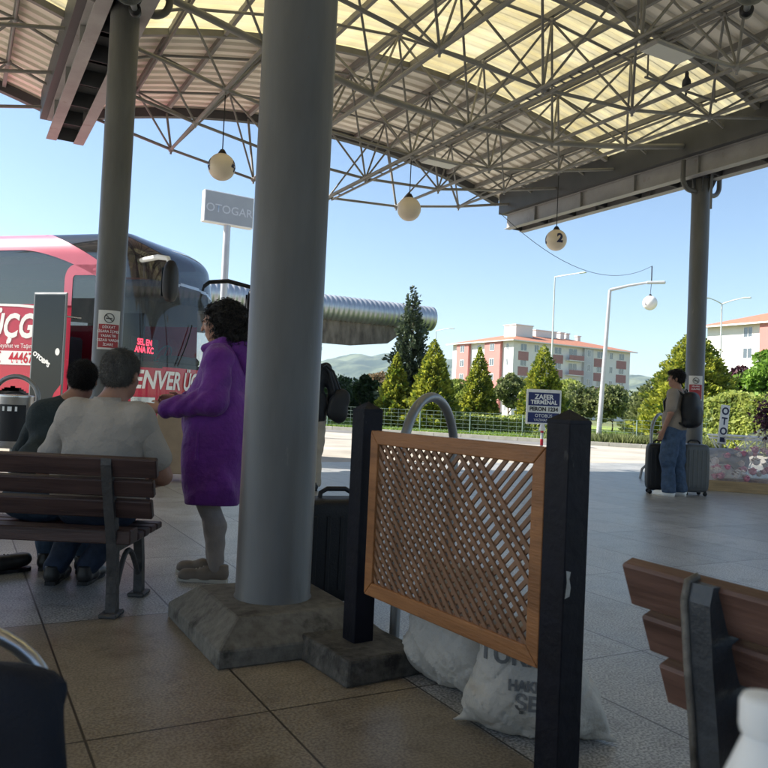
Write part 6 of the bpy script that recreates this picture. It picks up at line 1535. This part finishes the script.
V, F = quads(gg.normal(0, 1, (700, 3))*np.array([.09, .09, .13])+np.array([0, 0, .62]), gg.normal(0, 1, (700, 3)), np.full(700, .04), gg, 1.3); npmesh('foliage', V, F, 'plumflower', pv)  # the purple blooms of the bouquet, as one mesh of loose quads
mb = MB()
for i in range(7): mb.tube([(.02*i-.06, 0, 0), (gg.normal(0, .05), gg.normal(0, .05), .6)], .006, 5)
mb.build('stems', 'leafbed', pv)
# narrow leaning sign
c = at(719, 424, 13.0); sg = thing('narrow_sign', 'narrow white leaning sign with dark marks behind the wrapped bundle', 'sign', (c.x, c.y, 0), R(12)); sg.rotation_euler = (0, R(5), R(12))
mb = MB(); mb.cbox((-.085, -.012, c.z-.33), (.085, .012, c.z+.33), .01); mb.build('board', 'white', sg)
RX = Matrix.Rotation(math.pi/2, 4, 'X')
for i, ch in enumerate('OTO'): text(ch, .17, Matrix.Translation((0, -.0135, c.z+.22-i*.17)) @ RX, 'digit', sg, bold=.006)
mb = MB(); mb.cbox((-.05, -.0138, c.z-.3), (.05, -.0125, c.z-.22), .0005); mb.build('mark', 'digit', sg)
mb = MB(); mb.tube([(0, .02, 0), (0, .02, c.z-.3)], .02, 8); mb.lathe([(.13, 0), (.13, .02), (.02, .03)], 18); mb.build('stand', 'steelgrey', sg)
# wire basket table and covered crate
c = at(738, 440, 13.3); wt = thing('wire_table', 'round white wire table behind the wrapped bundle', 'table', (c.x, c.y, 0)); zt = .82
mb = MB()
for rr, z in ((.48, zt), (.46, zt-.05), (.2, .3), (.3, 0.012)): mb.tube([(rr*math.cos(a), rr*math.sin(a), z) for a in np.linspace(0, 6.283, 30, endpoint=False)], .014, 6, closed=True)
for i in range(14):
    a = i*6.283/14; mb.tube([(.47*math.cos(a), .47*math.sin(a), zt-.02), (.33*math.cos(a+.35), .33*math.sin(a+.35), .56), (.2*math.cos(a+.7), .2*math.sin(a+.7), .3), (.3*math.cos(a+.7), .3*math.sin(a+.7), .012)], .009, 5)
mb.build('frame', 'white', wt)
mb = MB(); mb.lathe([(.001, zt-.004), (.45, zt-.004), (.45, zt+.006), (.001, zt+.006)], 30); mb.build('table_top', 'white', wt)
c = at(724, 452, 12.4); cr = thing('covered_crate', 'crate under a pale grey cover between the grey suitcase and the wire table', 'crate', (c.x, c.y, 0), R(-12))
mb = MB(); mb.cbox((-.26, -.2, 0), (.26, .2, .5), .01); mb.build('body', 'white', cr)
blob('cover', [ell((0, 0, .5), (.33, .27, .13), e=3, k=.03), ell((.2, -.1, .4), (.14, .18, .16), k=.06)], .014, 'covergrey', cr, wob=.008, wobf=20)

# ================================================================== pigeon and loudspeakers up in the frame
q = at(686.5, 84, ST(SC+2*MOD, -1.2).y-.4)
pg = thing('pigeon', 'dark pigeon perched on a tube of the space frame at the upper right', 'bird', tuple(q), R(160))
bd = blob('body', [ell((0, 0, 0), (.06, .11, .062), (.5, 0, 0)), cap((0, .06, .05), (0, .10, .10), .035, .028, k=.03), ell((0, .11, .125), (.028, .032, .03), k=.02), cap((0, -.08, -.04), (0, -.2, -.1), .03, .014, k=.03), ell((.045, -.03, 0), (.02, .10, .045), (.5, 0, 0), k=.02), ell((-.045, -.03, 0), (.02, .10, .045), (.5, 0, 0), k=.02)], .008, 'pigeon', pg)
mb = MB(); mb.tube([(0, .135, .122), (0, .165, .113)], [.008, .002], 6); mb.build('beak', 'black', pg)
for sx in (-.02, .02): mb = MB(); mb.tube([(sx, .01, -.05), (sx, .015, -.1)], .005, 5); mb.tube([(sx, -.01, -.1), (sx, .04, -.1)], .004, 5); mb.build('leg', 'letterred', pg)
e0 = ST(SC+2*MOD, -1.7, zb(SC+2*MOD)); top_ = Vector(q)+Vector((0, 0, -.115))
mb = MB(); mb.tube([top_+VX*.7, top_-VX*.9], .02, 8); mb.tube([top_-VX*.85, top_-VX*.85+Vector((0, 0, 1.0))], .014, 6); mb.tube([top_+VX*.65, top_+VX*.65+Vector((0, 0, .9))], .014, 6)
tag(mb.build('cross_tube', 'truss'), 'short cross tube hung in the space frame under the perched pigeon', 'pipe')
def horn(label, p, rz):
    root = thing('loudspeaker', label, 'loudspeaker', tuple(p), rz, 'loudspeakers near the roof')
    T = Matrix.Rotation(math.pi/2, 4, 'X'); mb = MB(); mb.lathe([(.03, -.12), (.035, 0), (.06, .1), (.12, .2), (.15, .24), (.145, .24), (.11, .19), (.03, .08), (.001, .07)], 24, 0, (0, 0, 0), True, T); mb.build('horn', 'columnlow', root)
    mb = MB(); mb.lathe([(.001, -.2), (.06, -.2), (.065, -.12), (.03, -.11)], 18, 0, (0, 0, 0), True, T); mb.build('driver', 'black', root)
    mb = MB(); mb.tube([(0, .05, .02), (0, .06, .35)], .012, 6); mb.build('bracket', 'girder', root)
horn('loudspeaker at the top edge above the no-smoking column', at(133, 3, 7.9), R(10))
horn('loudspeaker at the top right corner of the roof frame', at(748, 3, 7.2), R(-20))
